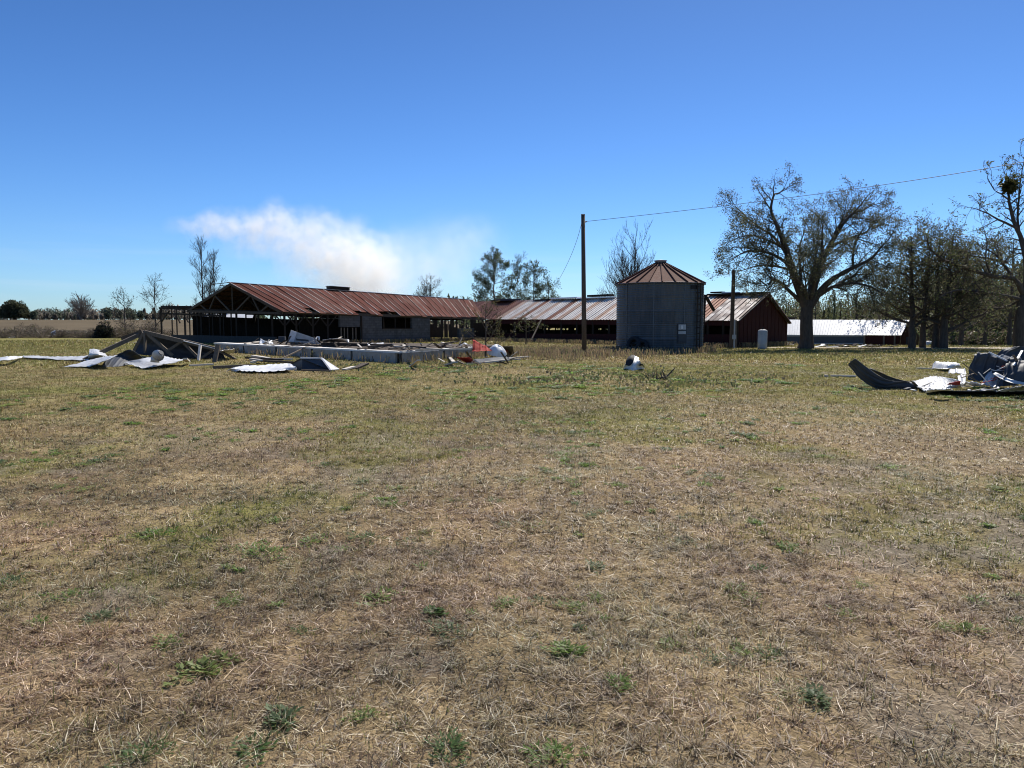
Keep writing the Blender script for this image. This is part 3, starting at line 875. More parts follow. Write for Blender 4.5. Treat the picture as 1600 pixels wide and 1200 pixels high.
# ================================================================ UTILITY POLE AND WIRES
up_o = thing("utility_pole", "tall bare wooden utility pole standing before the red wing", "utility pole", tuple(G(912.5, 555)))
yp = G(912, 555).y
mb = MB(); mb.tube([P(913, 556.5, yp), P(912.3, 480, yp), P(911, 336, yp)], [.125, .115, .095], 14); mb.build("pole_shaft", M['pole'], up_o, True)
mb = MB(); mb.tube([P(913.5, 347, yp - .05), P(917, 346, yp - .05)], .035, 8); mb.build("insulator", M['tank'], up_o)
mb = MB(); mb.tube([P(910.9, 336, yp), P(910.9, 334.6, yp)], .1, 12); mb.build("pole_cap", M['tank'], up_o)
def wire(name, label, pts, r=.012, cat="wire"):
    mb = MB(); out = []
    a = np.array([tuple(p) for p in pts])
    for t in np.linspace(0, 1, 40):
        # quadratic through three points
        l = [(1 - t) * (1 - 2 * t), 4 * t * (1 - t), t * (2 * t - 1)]
        out.append(tuple(a[0] * l[0] + a[1] * l[1] + a[2] * l[2]))
    mb.tube(out, r, 5); return props(mb.build(name, M['wire']), label, cat)
wire("power_line", "thin power line rising from the tall pole across the sky to the right", [P(916, 346, yp), P(1322, 297, 30.5), P(1720, 229, 22)], .011)
wire("service_wire", "thin wire sloping down left from the tall pole top to the wing roof", [P(909, 347, yp), P(891, 402, 50), P(868, 446, 62)], .012)

# ================================================================ WHITE-ROOFED SHED (right, far)
Ys = 118.0
def PS(px, py, Y): return P(px, py, Y)
sA = PS(1200, 538, 130); sB = PS(1412, 544, 112)       # near long wall foot
sE0, sE1 = PS(1200, 523, 130), PS(1376, 524.5, 115.2)
sR0, sR1 = PS(1200, 499.5, 135), PS(1421, 500, 116)
shed = thing("white_roofed_shed", "long low shed with bright white metal roof behind the big bare oak", "shed", tuple(sB))
def wroof(i, h, v, u):
    return (.66, .67, .69)
mb = MB(); ribbed(mb, sE0, PS(1408, 524, 112.3), sR0, sR1, .9, wroof, ribs=2, ribh=.04, nv=6, th=.06)
mb.build("roof_slope", M['whiteroof'], shed)
mb = MB(); fr = Vector((5.0, 9.5, 0)); fE1 = PS(1426, 524, 120)
ribbed(mb, PS(1226, 524, 145), fE1, sR0, sR1, .9, wroof, ribs=1, nv=4, th=.06); mb.build("roof_slope", M['whiteroof'], shed)
wallx = lambda px: (px - 1200) / (1412 - 1200)
def sw(px): return sE0.lerp(PS(1408, 524, 112.3), (px - 1200) / 208) * 1.0
def shedwall(pa, pb, m, nm, top=524.5, bot=548, off=0.35, th=.15):
    a, b = sw(pa), sw(pb)
    a = Vector((a.x, a.y + off, 0)); b = Vector((b.x, b.y + off, 0))
    mb = MB(); mb.wall(a, b, P(800, bot, a.y).z, P(800, top, a.y).z, th, P(800, bot, b.y).z, P(800, top, b.y).z); return mb.build(nm, m, shed)
shedwall(1200, 1357, M['navy'], "long_wall"); shedwall(1360, 1408, M['red'], "red_wall")
shedwall(1270, 1357, M['tank'], "wall_rail", 536, 537, .18, .08); shedwall(1200, 1357, M['tank'], "gutter", 524, 525.5, .1, .1)
for px in (1356, 1384, 1399): shedwall(px, px + 2.2, M['greywood'], "corner_post", 525, 548, .1, .1)
a, b = sw(1408), fE1; n = 10
mb = MB()
for i in range(n):
    f0, f1 = i / n, (i + 1) / n; p0, p1 = a.lerp(b, f0), a.lerp(b, f1)
    h = lambda f: (a.z + (sR1.z - a.z) * f * 2) if f < .5 else (sR1.z + (b.z - sR1.z) * (f - .5) * 2)
    mb.wall(p0, p1, -4, h(f0) - .1, .12, -4, h(f1) - .1)
mb.build("gable_wall", M['red'], shed)
for px in (1416.5, 1419):
    mb = MB(); q = PS(px, 533, 112.6); mb.box((q.x - .07, q.y - .12, q.z - .5), (q.x + .07, q.y, q.z + .6)); mb.build("window", M['navy'], shed)
mb = MB(); q = PS(1237, 498, 133); mb.box((q.x - .9, q.y - .3, q.z - .3), (q.x + .5, q.y + .3, q.z + .25)); mb.build("roof_vent", M['darkwood'], shed)
q = PS(1455, 540.5, 95)
t_ = thing("white_tank", "small white tank standing between the dark trunks right of the white-roofed shed", "tank", tuple(q))
mb = MB(); mb.tube([(q.x - .9, q.y, q.z + .1), (q.x - .75, q.y, q.z + .1), (q.x + .75, q.y, q.z + .1), (q.x + .9, q.y, q.z + .1)], [.3, .52, .52, .3], 20); mb.build("body", M['white'], t_)
for dx in (-.5, .5):
    mb = MB(); mb.box((q.x + dx - .06, q.y - .35, q.z - .9), (q.x + dx + .06, q.y + .35, q.z - .35)); mb.build("leg", M['darkwood'], t_)
# distant pale-roofed shed glimpsed through the open barn frame
d0, d1 = P(300, 491, 150), P(392, 491, 150)
ds = thing("distant_shed", "far pale-roofed shed glimpsed through the bare barn frame", "shed", (d0.x, 150, 2))
mb = MB(); mb.add([(d0.x, 150, P(0, 502, 150).z), (d1.x, 150, P(0, 502, 150).z), (d1.x - 1, 155, P(0, 490, 155).z), (d0.x + 1, 155, P(0, 490, 155).z),
                   (d0.x, 160, P(0, 502, 150).z), (d1.x, 160, P(0, 502, 150).z)], [(0, 1, 2, 3), (3, 2, 5, 4)]); mb.build("roof", M['whiteroof'], ds)
mb = MB(); mb.box((d0.x + .5, 150.4, .5), (d1.x - .5, 159.6, P(0, 502, 150).z - .02)); mb.build("wall", M['navy'], ds)

# ================================================================ SLAB AND DEBRIS
def cr(p0, p1, p2, p3, t):
    return p1 + (p2 - p0) * (.5 * t) + (p0 * 2 - p1 * 5 + p2 * 4 - p3) * (.5 * t * t) + (p1 * 3 - p0 - p2 * 3 + p3) * (.5 * t ** 3)
def crv(pts, n):
    pts = [np.array(tuple(p), float) for p in pts]; out = []
    m = len(pts) - 1
    for i in range(n + 1):
        t = i / n * m; k = min(int(t), m - 1); f = t - k
        a = pts[k - 1] if k > 0 else pts[0] * 2 - pts[1]
        d = pts[k + 2] if k + 2 <= m else pts[m] * 2 - pts[m - 1]
        out.append(cr(a, pts[k], pts[k + 1], d, f))
    return np.array(out)
def sheet(name, label, rows, m, cat="sheet metal", wl=.26, amp=.026, along='v', nu=44, nv=16, th=.012, rough=.012, parent=None, group=None, seed=0):
    """Torn metal sheet through a grid of control points. along='u': ribs run across the row direction."""
    rw = [crv(r, nu) for r in rows]
    S = np.array([crv([rw[i][j] for i in range(len(rows))], nv) for j in range(nu + 1)])   # (nu+1, nv+1, 3)
    du = np.gradient(S, axis=0); dv = np.gradient(S, axis=1)
    N = np.cross(du, dv); N /= (np.linalg.norm(N, axis=2, keepdims=True) + 1e-9)
    if N[..., 2].mean() < 0: N = -N
    if along == 'u': arc = np.cumsum(np.linalg.norm(du, axis=2), axis=0)
    else: arc = np.cumsum(np.linalg.norm(dv, axis=2), axis=1)
    ridge = np.abs((arc / wl) % 1 - .5) * 2
    S = S + N * (amp * (1 - sm(.0, .45, ridge)))[..., None]
    q = np.random.default_rng(seed + len(label))
    ox, oy = q.random(2) * 90
    S = S + N * ((fbm(S[..., 0] + ox, S[..., 1] + S[..., 2] + oy, 1.7, 3) - .5) * rough * 6)[..., None]
    a, b = nu + 1, nv + 1
    top = S.reshape(-1, 3); bot = (S - N * th).reshape(-1, 3)
    Vv = np.vstack([top, bot]); n = a * b
    f = []
    for i in range(nu):
        for j in range(nv):
            k0, k1, k2, k3 = i * b + j, (i + 1) * b + j, (i + 1) * b + j + 1, i * b + j + 1
            f.append((k0, k1, k2, k3)); f.append((n + k3, n + k2, n + k1, n + k0))
    for i in range(nu):
        for j in (0, nv):
            k0, k1 = i * b + j, (i + 1) * b + j; f.append((k0, k1, n + k1, n + k0))
    for j in range(nv):
        for i in (0, nu):
            k0, k1 = i * b + j, i * b + j + 1; f.append((k0, k1, n + k1, n + k0))
    c = Vv.mean(0); off = (c[0], c[1], Vv[:, 2].min())
    o = np_mesh(name, Vv, np.array(f), np.ones((len(Vv), 3)), m, parent=parent, off=(0, 0, 0) if parent is None else tuple(wloc(parent)))
    if parent is None:
        o.data.transform(Matrix.Translation((-off[0], -off[1], -off[2]))); o.location = off
        props(o, label, cat, group)
    return o
def board(label, a, b, w=.14, h=.04, m='greywood', name="board", cat="board", group=None, sup=(0, 0, 1)):
    mb = MB(); mb.beam(a, b, w, h, up=sup)
    return props(mb.build(name, M[m]), label, cat, group)
def gl(px, py, z=.05): return G(px, py, z)

# ---- foundation slab
sA_ = G(338, 548.5); sB_ = G(622, 567.8); sC_ = G(742, 557.5)
hS = .47
wv = (sC_ - sB_)
back = Vector((1.2, 7.2, 0))
sl = thing("foundation_slab", "long raised concrete foundation left bare of its building and strewn with debris", "foundation", tuple(sB_))
mb = MB()
pl = [sA_, sB_, sC_, sC_ + back * .8, sA_ + back]
mb.ext([V3(p, -.2) for p in pl], (0, 0, .2 + hS - .05)); mb.build("slab_core", M['litter'], sl)
mb = MB()
def face(a, b, inset=.05):
    n = Vector((b.y - a.y, -(b.x - a.x), 0)).normalized() * .06
    return a + n, b + n
segs = [(338, 384, sA_, sB_), (384, 435, sA_, sB_), (435, 491, sA_, sB_), (491, 553, sA_, sB_), (553, 622, sA_, sB_), (622, 690, sB_, sC_), (690, 742, sB_, sC_)]
for pa, pb, q0, q1 in segs:
    d = (q1 - q0).normalized(); ta, tb = onplan(q0, d, pa), onplan(q0, d, pb)
    a, b = q0 + d * (ta + .07), q0 + d * (tb - .07)
    a, b = face(a, b); mb = MB(); mb.wall(a, b, -.2, hS - .06 + random.uniform(-.01, .01), .1); mb.build("face_panel", M['concrete'], sl)
for q0, q1, pxs in ((sA_, sB_, (384, 435, 491, 553)), (sB_, sC_, (622.5, 690))):
    d = (q1 - q0).normalized()
    for px in pxs:
        p = q0 + d * onplan(q0, d, px); p = p + Vector((d.y, -d.x, 0)) * .10; mb = MB(); mb.beam(V3(p, -.1), V3(p, hS - .065), .13, .06, up=Vector((d.y, -d.x, 0))); mb.build("joint_strip", M['joint'], sl)
mb = MB()
n1 = Vector((sB_.y - sA_.y, -(sB_.x - sA_.x), 0)).normalized(); n2 = Vector((wv.y, -wv.x, 0)).normalized()
mb.ext([V3(sA_ + n1 * .14, hS - .06), V3(sB_ + (n1 + n2) * .11, hS - .06), V3(sB_ - (n1 + n2) * .40, hS - .06), V3(sA_ - n1 * .55, hS - .06)], (0, 0, .075)); mb.build("kerb_top", M['concrete_top'], sl)
mb = MB()
mb.ext([V3(sB_ + (n1 + n2) * .11, hS - .065), V3(sC_ + n2 * .14, hS - .065), V3(sC_ - n2 * .3, hS - .065), V3(sB_ - (n1 + n2) * .3, hS - .065)], (0, 0, .07)); mb.build("kerb_top", M['concrete_top'], sl)
def S_(px, py, dz=.04): return G(px, py, hS + dz)                # point on the slab's top level
rb2 = random.Random(21)

# ---- debris lying on the slab
board("long dark timber lying along the slab's near edge below the window wall", S_(505, 537.5, .12), S_(602, 539.5, .12), .28, .14, 'darkwood', "timber", "timber")
board("brown split timber lying right of the long dark timber on the slab", S_(574, 542, .12), S_(612, 538.5, .2), .2, .1, 'oldwood', "timber", "timber")
sheet("torn_sheet", "small pale sheet between two timbers in the middle of the slab", [[S_(576, 543), S_(598, 540)], [S_(574, 536.5, .2), S_(600, 536, .12)]], M['sheet'], nu=12, nv=6)
board("thin white batten propped on the dented white sheet on the slab", S_(516, 536, .05), S_(534, 526, .1) , .07, .05, 'palewood', "batten", "batten")
sheet("dented_sheet", "dented white sheet bent over rubble left of the long timber on the slab", [[S_(505, 536, .02), S_(520, 533.5, .03), S_(546, 536, .02)], [S_(504, 531, .25), S_(524, 529, .42), S_(545, 530, .2)]], M['sheet'], nu=20, nv=8)
sheet("bent_sheet", "crumpled bright panel edge just right of the tipped metal cabinet", [[S_(489, 536), S_(494, 532, .1), S_(499, 534)], [S_(492, 529, .2), S_(497, 525.5, .35), S_(500, 527, .3)]], M['sheet'], nu=12, nv=8)
sheet("torn_sheet", "small torn white sheet at the left end of the slab top", [[S_(405, 537.5), S_(415, 536.5), S_(427, 537)], [S_(407, 529, .15), S_(416, 533, .2), S_(425, 531.5, .1)]], M['white'], nu=14, nv=8)
board("pale plank reaching to the torn white sheet at the slab's left end", S_(383, 537), S_(406, 533.5), .14, .05, 'palewood', "plank", "plank")
board("white-faced box board standing behind the left end of the slab", S_(436, 533, .0), S_(446, 533, .0), .3, .6, 'sheetdark', "crate_side", "panel")
# tipped cabinet
cab = thing("metal_cabinet", "tipped pale metal cabinet lying slanted on the slab", "cabinet", tuple(S_(468, 536)))
Yc = S_(468, 536).y
q = [P(449, 533.5, Yc), P(454.5, 515.5, Yc), P(494, 529, Yc + .6), P(491, 537, Yc + .6)]
mb = MB(); mb.ext(q, (.12, .45, -.22)); mb.build("cabinet_body", M['tank'], cab)
mb = MB(); qq = [q[0].lerp(q[3], .28), q[1].lerp(q[2], .28), q[1].lerp(q[2], .97), q[0].lerp(q[3], .97)]
ins = lambda t: [(p * (1 - t) + (qq[0] + qq[1] + qq[2] + qq[3]) / 4 * t) for p in qq]
mb.ext([p + Vector((0, -.03, 0)) for p in ins(.12)], (0, .02, 0)); mb.build("cabinet_door", M['tank'], cab)
mb = MB(); mb.ext([p + Vector((0, -.045, 0)) for p in (q[0].lerp(q[3], .02), q[1].lerp(q[2], .02), q[1].lerp(q[2], .24), q[0].lerp(q[3], .24))], (0, .03, 0)); mb.build("side_panel", M['white'], cab)
mb = MB(); mb.ext([p + Vector((0, -.06, 0)) for p in (q[0].lerp(q[3], .34) + Vector((0, 0, .1)), q[0].lerp(q[3], .34) + Vector((0, 0, .22)), q[0].lerp(q[3], .8) + Vector((0, 0, .22)), q[0].lerp(q[3], .8) + Vector((0, 0, .1)))], (0, .02, 0)); mb.build("label_strip", M['sheetdark'], cab)
# boards heap on the right half of the slab
hb = [((604, 540), (690, 546), .14, 'palewood', "pale board flat along the slab edge at its middle"),
      ((640, 545), (705, 536), .16, 'greywood', "grey board slanting up to the right on the slab's right half"),
      ((650, 547), (735, 545), .10, 'palewood', "long white batten along the right half of the slab edge"),
      ((662, 541.5), (715, 533.5), .14, 'oldwood', "brown board topmost of the heap on the slab's right half"),
      ((690, 535), (704, 539), .12, 'palewood', "short pale board across the top of the heap by the young tree"),
      ((700, 546), (728, 541), .14, 'greywood', "grey board ending at the red sheets on the slab"),
      ((608, 545.5), (636, 541.5), .12, 'greywood', "short grey board lying before the grass gap behind the slab"),
      ((628, 540), (664, 543), .10, 'darkwood', "dark board crossing beneath the grey slanting board"),
      ((560, 545), (586, 540.5), .10, 'oldwood', "brown board end beside the small pale sheet on the slab"),
      ((455, 539), (500, 540), .10, 'darkwood', "dark board under the tipped metal cabinet")]
for k, ((ax, ay), (bx_, by_), w, m, lab) in enumerate(hb):
    board(lab, S_(ax, ay, .05 + .03 * (k % 3)), S_(bx_, by_, .10 + .05 * (k % 4)), w, .05, m)
board("short white stake standing up on the slab's right half", S_(640, 545.5), S_(639, 541, .22), .06, .05, 'palewood', "stake", "stake")
for k in range(80):                          # broken bits over the slab
    px = rb2.uniform(395, 735); f = (px - 340) / 400
    py = 537 + 8 * min(1, f * 1.2) + rb2.uniform(-4.5, 1.5)
    if 605 < px < 690 and py < 541: continue
    a = S_(px, py, .03); d = Vector((rb2.uniform(-1, 1), rb2.uniform(-1, 1), rb2.uniform(-.1, .35))).normalized() * rb2.uniform(.2, .7)
    board("broken wood scrap among the litter on the bare slab", a, a + d, rb2.uniform(.05, .14), .03, rb2.choice(['greywood', 'oldwood', 'darkwood', 'palewood', 'darkwood']), "wood_scrap", "scrap", "wood scraps littering the slab")
sheet("curved_strip", "curved pale metal strip arching over the heap left of the red sheets", [[S_(718, 541, .02), S_(726, 538, .3), S_(735, 541.5, .1)], [S_(718, 539.5, .02), S_(727, 536.5, .33), S_(736.5, 541, .1)]], M['sheet'], nu=20, nv=3)
board("dark branch poking up over the heap on the slab", S_(714, 546), S_(722, 528, .25), .06, .05, 'darkwood', "dead_branch", "branch")
board("thin dark branch crossing left above the slab heap", S_(722, 532, .35), S_(738, 529, .45), .05, .04, 'darkwood', "dead_branch", "branch")

# ---- pile at the slab's right end
Yr = 33.0
sheet("red_sheet", "big faded red sheet standing slanted at the slab's right end", [[P(738, 549, Yr), P(752, 549, Yr), P(769, 548, Yr)], [P(738.5, 531, Yr + .5), P(748, 536, Yr + .5), P(760, 541, Yr + .4)]], M['redmetal'], nu=24, nv=10, along='u', rough=.02)
sheet("red_sheet", "small red ribbed sheet lying in the grass before the slab's right end", [[gl(729, 567, .02), gl(745, 568, .04)], [gl(714, 559, .25), gl(734, 557.5, .3)]], M['redmetal'], nu=16, nv=10, along='u', wl=.16)
sheet("red_sheet", "smallest red ribbed sheet by the white tarp's right foot", [[gl(791, 551.5, .12), gl(796, 553, .15)], [gl(786, 549.5, .3), gl(792, 547, .4)]], M['redmetal'], nu=12, nv=8, along='u', wl=.16)
tp_ = MB(); 
c = P(775, 543, 33.4)
vs = []; fs = []; nn = 26
for i in range(11):
    ph = math.pi / 2 * i / 10
    for j in range(nn):
        t = 2 * math.pi * j / nn
        r = math.cos(ph) * (1 + .13 * math.sin(3 * t + 1) + .06 * math.sin(7 * t)) + .02 * rb2.uniform(-1, 1)
        vs.append((c.x + .40 * r * math.cos(t) + .08 * math.sin(ph), c.y + .35 * r * math.sin(t), .18 + .46 * math.sin(ph) * (1 + .1 * math.sin(2 * t)) + .015 * rb2.uniform(-1, 1) - .1 * math.cos(t) * math.cos(ph)))
for i in range(10):
    for j in range(nn): fs.append((i * nn + j, i * nn + (j + 1) % nn, (i + 1) * nn + (j + 1) % nn, (i + 1) * nn + j))
tp_.add(vs, fs); props(tp_.build("white_tarp", M['white'], None, True), "bunched white tarp humped on the debris at the slab's right end", "tarp")
sheet("grey_panel", "grey flat panel with pale edge lying right of the small red sheet", [[gl(746, 566.5, .03), gl(794, 562, .1)], [gl(740, 561, .12), gl(796, 557, .22)]], M['sheetdark'], nu=16, nv=6, amp=.004)
board("pale edge board along the front of the grey flat panel", gl(757, 566.5, .06), gl(796, 562, .14), .1, .06, 'palewood')
board("white plank pointing right into the weeds past the tarp", gl(792, 560, .1), gl(828, 557, .12), .13, .05, 'palewood', "plank", "plank")
board("second white plank just below the one pointing right into the weeds", gl(793, 561, .07), gl(812, 561.5, .09), .12, .05, 'palewood', "plank", "plank")
sheet("dark_sheet", "dark panel leaning in shade right of the white tarp", [[gl(789, 554, .05), gl(804, 555, .05)], [P(786, 541.5, 34.2), P(801, 542, 34.2)]], M['sheetdark'], nu=10, nv=8, amp=.006)
for k, (a, b, lab) in enumerate(((((697, 570), (713, 566)), 0, "white broken board lying left of the small red sheet"), (((702, 558), (709, 566)), 0, "pale board end propped left of the small red sheet"))):
    board(lab, gl(*a[0], .05), gl(*a[1], .2), .13, .05, 'palewood')
for k in range(34):
    px = rb2.uniform(694, 800); py = rb2.uniform(552, 569)
    a = gl(px, py, .06); d = Vector((rb2.uniform(-1, 1), rb2.uniform(-.6, .6), rb2.uniform(-.1, .4))).normalized() * rb2.uniform(.2, .7)
    board("broken wood scrap in the heap at the slab's right end", a, a + d, rb2.uniform(.04, .12), .03, rb2.choice(['greywood', 'oldwood', 'darkwood', 'darkwood', 'palewood']), "wood_scrap", "scrap", "wood scraps at the slab's right end")
board("pale plank lying alone in the grass before the slab's corner", gl(641, 573, .03), gl(655, 562.5, .35), .12, .04, 'palewood', "plank", "plank")
board("brown plank half sunk in the grass right of the hollow panel box", gl(553, 576, .04), gl(572, 568, .18), .25, .06, 'oldwood', "plank", "plank")
board("pale plank beside the brown one right of the hollow panel box", gl(537, 577.5, .04), gl(553, 573, .1), .16, .05, 'palewood', "plank", "plank")

# ---- collapsed roof truss on the left
tr_ = thing("collapsed_roof_section", "collapsed roof section with grey timber truss leaning over dark metal sheeting", "collapsed roof", tuple(G(250, 566)))
Yt = 34.5
A0, A1 = P(131, 563, 32.2), P(226, 519, Yt)
mb = MB(); mb.beam(A0, A1, .10, .17); mb.build("rafter", M['greywood'], tr_)
mb = MB(); mb.beam(P(190, 529, Yt - .2), P(222, 517.5, Yt - .2), .1, .14); mb.build("rafter_splice", M['oldwood'], tr_)
for (pa, pb, w, m) in (((226, 519), (286, 533.5), .17, 'greywood'), ((286, 533), (336, 545), .17, 'greywood'), ((336, 545), (369, 561.5), .1, 'greywood')):
    mb = MB(); mb.beam(P(*pa, Yt - .25), P(*pb, Yt - .45), .1, w); mb.build("top_chord", M[m], tr_)
mb = MB(); mb.beam(P(230, 518, Yt - .15), P(290, 533, Yt - .3), .3, .03); mb.beam(P(290, 533, Yt - .3), P(338, 544.5, Yt - .4), .3, .03); mb.build("roof_edging", M['sheet'], tr_)
for (pa, pb, w) in (((224, 520), (209, 549), 0.12), ((226, 520), (227, 552), 0.13), ((232, 523), (270, 556), 0.14), ((285, 533), (262, 548), 0.11), ((287, 536), (309, 558), 0.11), ((333, 547), (312, 561), 0.10)):
    mb = MB(); mb.beam(P(*pa, Yt - .3), P(*pb, Yt - .35), .08, w); mb.build("web_member", M['greywood'], tr_)
sheet("roof_sheeting", "", [[P(206, 552, Yt + .4), P(260, 558, Yt + .2), P(352, 561, Yt)], [P(214, 536, Yt + .7), P(270, 545, Yt + .4), P(350, 556, Yt + .3)], [P(226, 520, Yt + .2), P(286, 534.5, Yt), P(345, 549, Yt)]], M['sheetdark'], along='u', parent=tr_)
sheet("roof_sheeting", "", [[P(226, 519.5, Yt + .2), P(286, 534, Yt), P(340, 546.5, Yt)], [P(232, 527, Yt + 3.2), P(290, 535, Yt + 3.0), P(345, 543, Yt + 2.8)]], M['sheetdark'], along='u', parent=tr_)
board("upright pale post standing at the right end of the collapsed roof", P(333, 576, 31.6), P(341, 538.5, 31.9), .17, .12, 'greywood', "post", "post", sup=(0, 1, 0))
board("slim white post leaning on the middle of the collapsed roof", P(309.5, 568.5, 32.8), P(313, 539.5, 33.6), .1, .08, 'palewood', "post", "post", sup=(0, 1, 0))
board("short white stub lying at the foot of the collapsed roof", gl(289, 560.5, .3), gl(294, 565, .1), .16, .06, 'palewood', "board")
board("long thin timber lying on the grass under the two pale posts", gl(296, 571, .05), gl(333, 569, .05), .08, .06, 'palewood', "batten", "batten")
board("grey timber lying right of the upright pale post", gl(334, 574, .06), gl(392, 571, .06), .12, .1, 'greywood', "timber", "timber")
sheet("torn_sheet", "long narrow white sheet lying in the grass at the far left", [[gl(-20, 567, .05), gl(14, 562.5, .22), gl(34, 559, .1)], [gl(-20, 560, .05), gl(14, 557, .3), gl(36, 556.5, .1)]], M['white'], along='v', nu=24)
sheet("torn_sheet", "thin white sheet strip stretching to the curled sheet on the left", [[gl(36, 558.5, .08), gl(90, 562, .05), gl(138, 563.5, .06)], [gl(36, 556, .1), gl(90, 557, .1), gl(141, 556, .15)]], M['sheet'], along='v', nu=40)
sheet("curled_sheet", "small curled corrugated sheet left of the grey rafter foot", [[gl(137, 562, .05), gl(150, 561, .1), gl(162, 562, .05)], [gl(139, 554, .3), gl(152, 553, .35), gl(168, 556, .25)], [P(140, 545.5, 34), P(150, 545.5, 34), P(160, 549, 34)]], M['sheet'], along='v')
sheet("torn_sheet", "bright white sheet pointing down left in front of the grey rafter", [[gl(97, 574, .03), gl(120, 573, .05), gl(140, 573, .07)], [gl(118, 568.5, .1), gl(140, 567, .15), gl(160, 566, .25)], [gl(142, 563, .12), gl(164, 557.5, .3), gl(184, 555.5, .45)]], M['sheet'], along='v', amp=.02)
sheet("bent_sheet", "dark bent sheet arched between the two bright white sheets", [[gl(158, 572.5, .02), gl(180, 573, .02), gl(204, 569, .03)], [P(166, 562, 29.6), P(190, 558, 29.6), P(212, 562, 30.2)], [P(184, 555, 29.7), P(203, 546.5, 29.7), P(226, 560, 30.2)]], M['sheetdark'], along='u')
sheet("torn_sheet", "flat white sheet carrying the fallen roof ventilator", [[gl(190, 566, .12), gl(222, 575, .06)], [gl(222, 561, .28), gl(256, 569.5, .16)], [gl(250, 556.5, .3), gl(292, 562.5, .2)]], M['sheet'], along='u', nu=30, nv=26)
# fallen ventilator
vp = gl(242, 566, .25)
vt = thing("roof_ventilator", "round ribbed roof ventilator lying tipped on the flat white sheet", "ventilator", tuple(vp))
Yv = vp.y; R_v = 9.3 / F * Yv
mb = MB(); mb.tube([vp, P(242.5, 557, Yv)], [R_v * .72, R_v * .62], 20); mb.build("neck", M['sheet'], vt, True)
c = P(247, 555.5, Yv); ax = Vector((.75, -.35, .55)).normalized(); a_ = ax.orthogonal().normalized(); b_ = ax.cross(a_)
mb = MB(); nf = 24
for i in range(nf):
    t0 = 2 * math.pi * i / nf
    vs = []
    for j in range(9):
        ph = math.pi * (.08 + .84 * j / 8)
        for dt, rr_ in ((0, 1.0), (.24, .84)):
            t = t0 + dt; vs.append(c + (a_ * math.cos(t) + b_ * math.sin(t)) * (R_v * rr_ * math.sin(ph)) + ax * (R_v * .9 * math.cos(ph)))
    mb.add(vs, [(2 * j, 2 * j + 1, 2 * j + 3, 2 * j + 2) for j in range(8)])
mb.build("vane_head", M['sheet'], vt)
mb = MB(); mb.tube([c + ax * R_v * .80, c + ax * R_v * .95], R_v * .42, 18); mb.tube([c - ax * R_v * .9, c + ax * R_v * .8], R_v * .78 * .5, 12); mb.build("hub_cap", M['sheetdark'], vt)
# items before the slab's left half
sheet("torn_sheet", "crumpled bright white sheet lying flat before the slab's left half", [[gl(354, 579, .03), gl(400, 579.5, .10), gl(464, 579, .08)], [gl(362, 575.5, .12), gl(405, 573.5, .16), gl(462, 573, .2)], [gl(385, 572, .08), gl(440, 569.5, .12), gl(452, 568, .2)]], M['white'], along='u', nu=40, rough=.02)
sheet("small_sheet", "small grey sheet tilted behind the upright pale post", [[gl(343, 551, .2), gl(366, 552, .25)], [gl(346, 548, .45), gl(367, 545, .5)]], M['sheet'], nu=12, nv=5)
hbx = thing("hollow_panel_box", "dark hollow metal panel box with a bright right edge before the slab", "panel box", tuple(gl(490, 577)))
Yb = gl(490, 577).y
mb = MB(); mb.add([gl(446, 571.5, .02), gl(516, 577.5, .02), P(500.5, 560, Yb + 1.6), P(470, 559, Yb + 1.9)], [(0, 1, 2, 3), (3, 2, 1, 0)]); 
mb = MB(); mb.ext([gl(448, 571, .02), gl(470, 578, .02), gl(518, 579, .02), P(500.5, 560.5, Yb + .25), P(470, 559.5, Yb + .35)], (.02, .08, -.03)); mb.build("panel_face", M['sheetdark'], hbx)
mb = MB(); mb.ext([gl(516, 579.5, .04), gl(529, 578, .04), P(512, 567, Yb + .6), P(501, 559.5, Yb + .22)], (.02, .05, .03)); mb.build("bright_edge", M['sheet'], hbx)
mb = MB(); mb.beam(P(470, 559, Yb + .35), P(501, 560, Yb + .25), .08, .05); mb.build("top_lip", M['sheet'], hbx)
mb = MB(); mb.beam(gl(471, 578.3, .06), gl(517, 579.5, .06), .06, .05); mb.build("bottom_lip", M['greywood'], hbx)
pb_ = [((395, 556), (420, 560), .2, 'palewood', "short white board nearest the left face of the slab"), ((392, 561), (408, 563), .14, 'palewood', "white scrap board left of the dark timbers before the slab"),
       ((386, 559), (440, 562), .18, 'darkwood', "upper dark timber lying before the slab's left face"), ((400, 563), (456, 566), .14, 'oldwood', "lower brown timber lying before the slab's left face"),
       ((422, 561), (456, 561), .1, 'palewood', "thin white batten on the dark timbers before the slab"), ((392, 566), (400, 564), .12, 'palewood', "small white block end before the dark timbers")]
for (a, b, w, m, lab) in pb_: board(lab, gl(*a, .1), gl(*b, .14), w, .07, m)
board("thin grey pole propped from the ground onto the slab's front edge", gl(441, 560, .06), S_(486, 538.5, .1), .06, .05, 'greywood', "thin_pole", "pole")

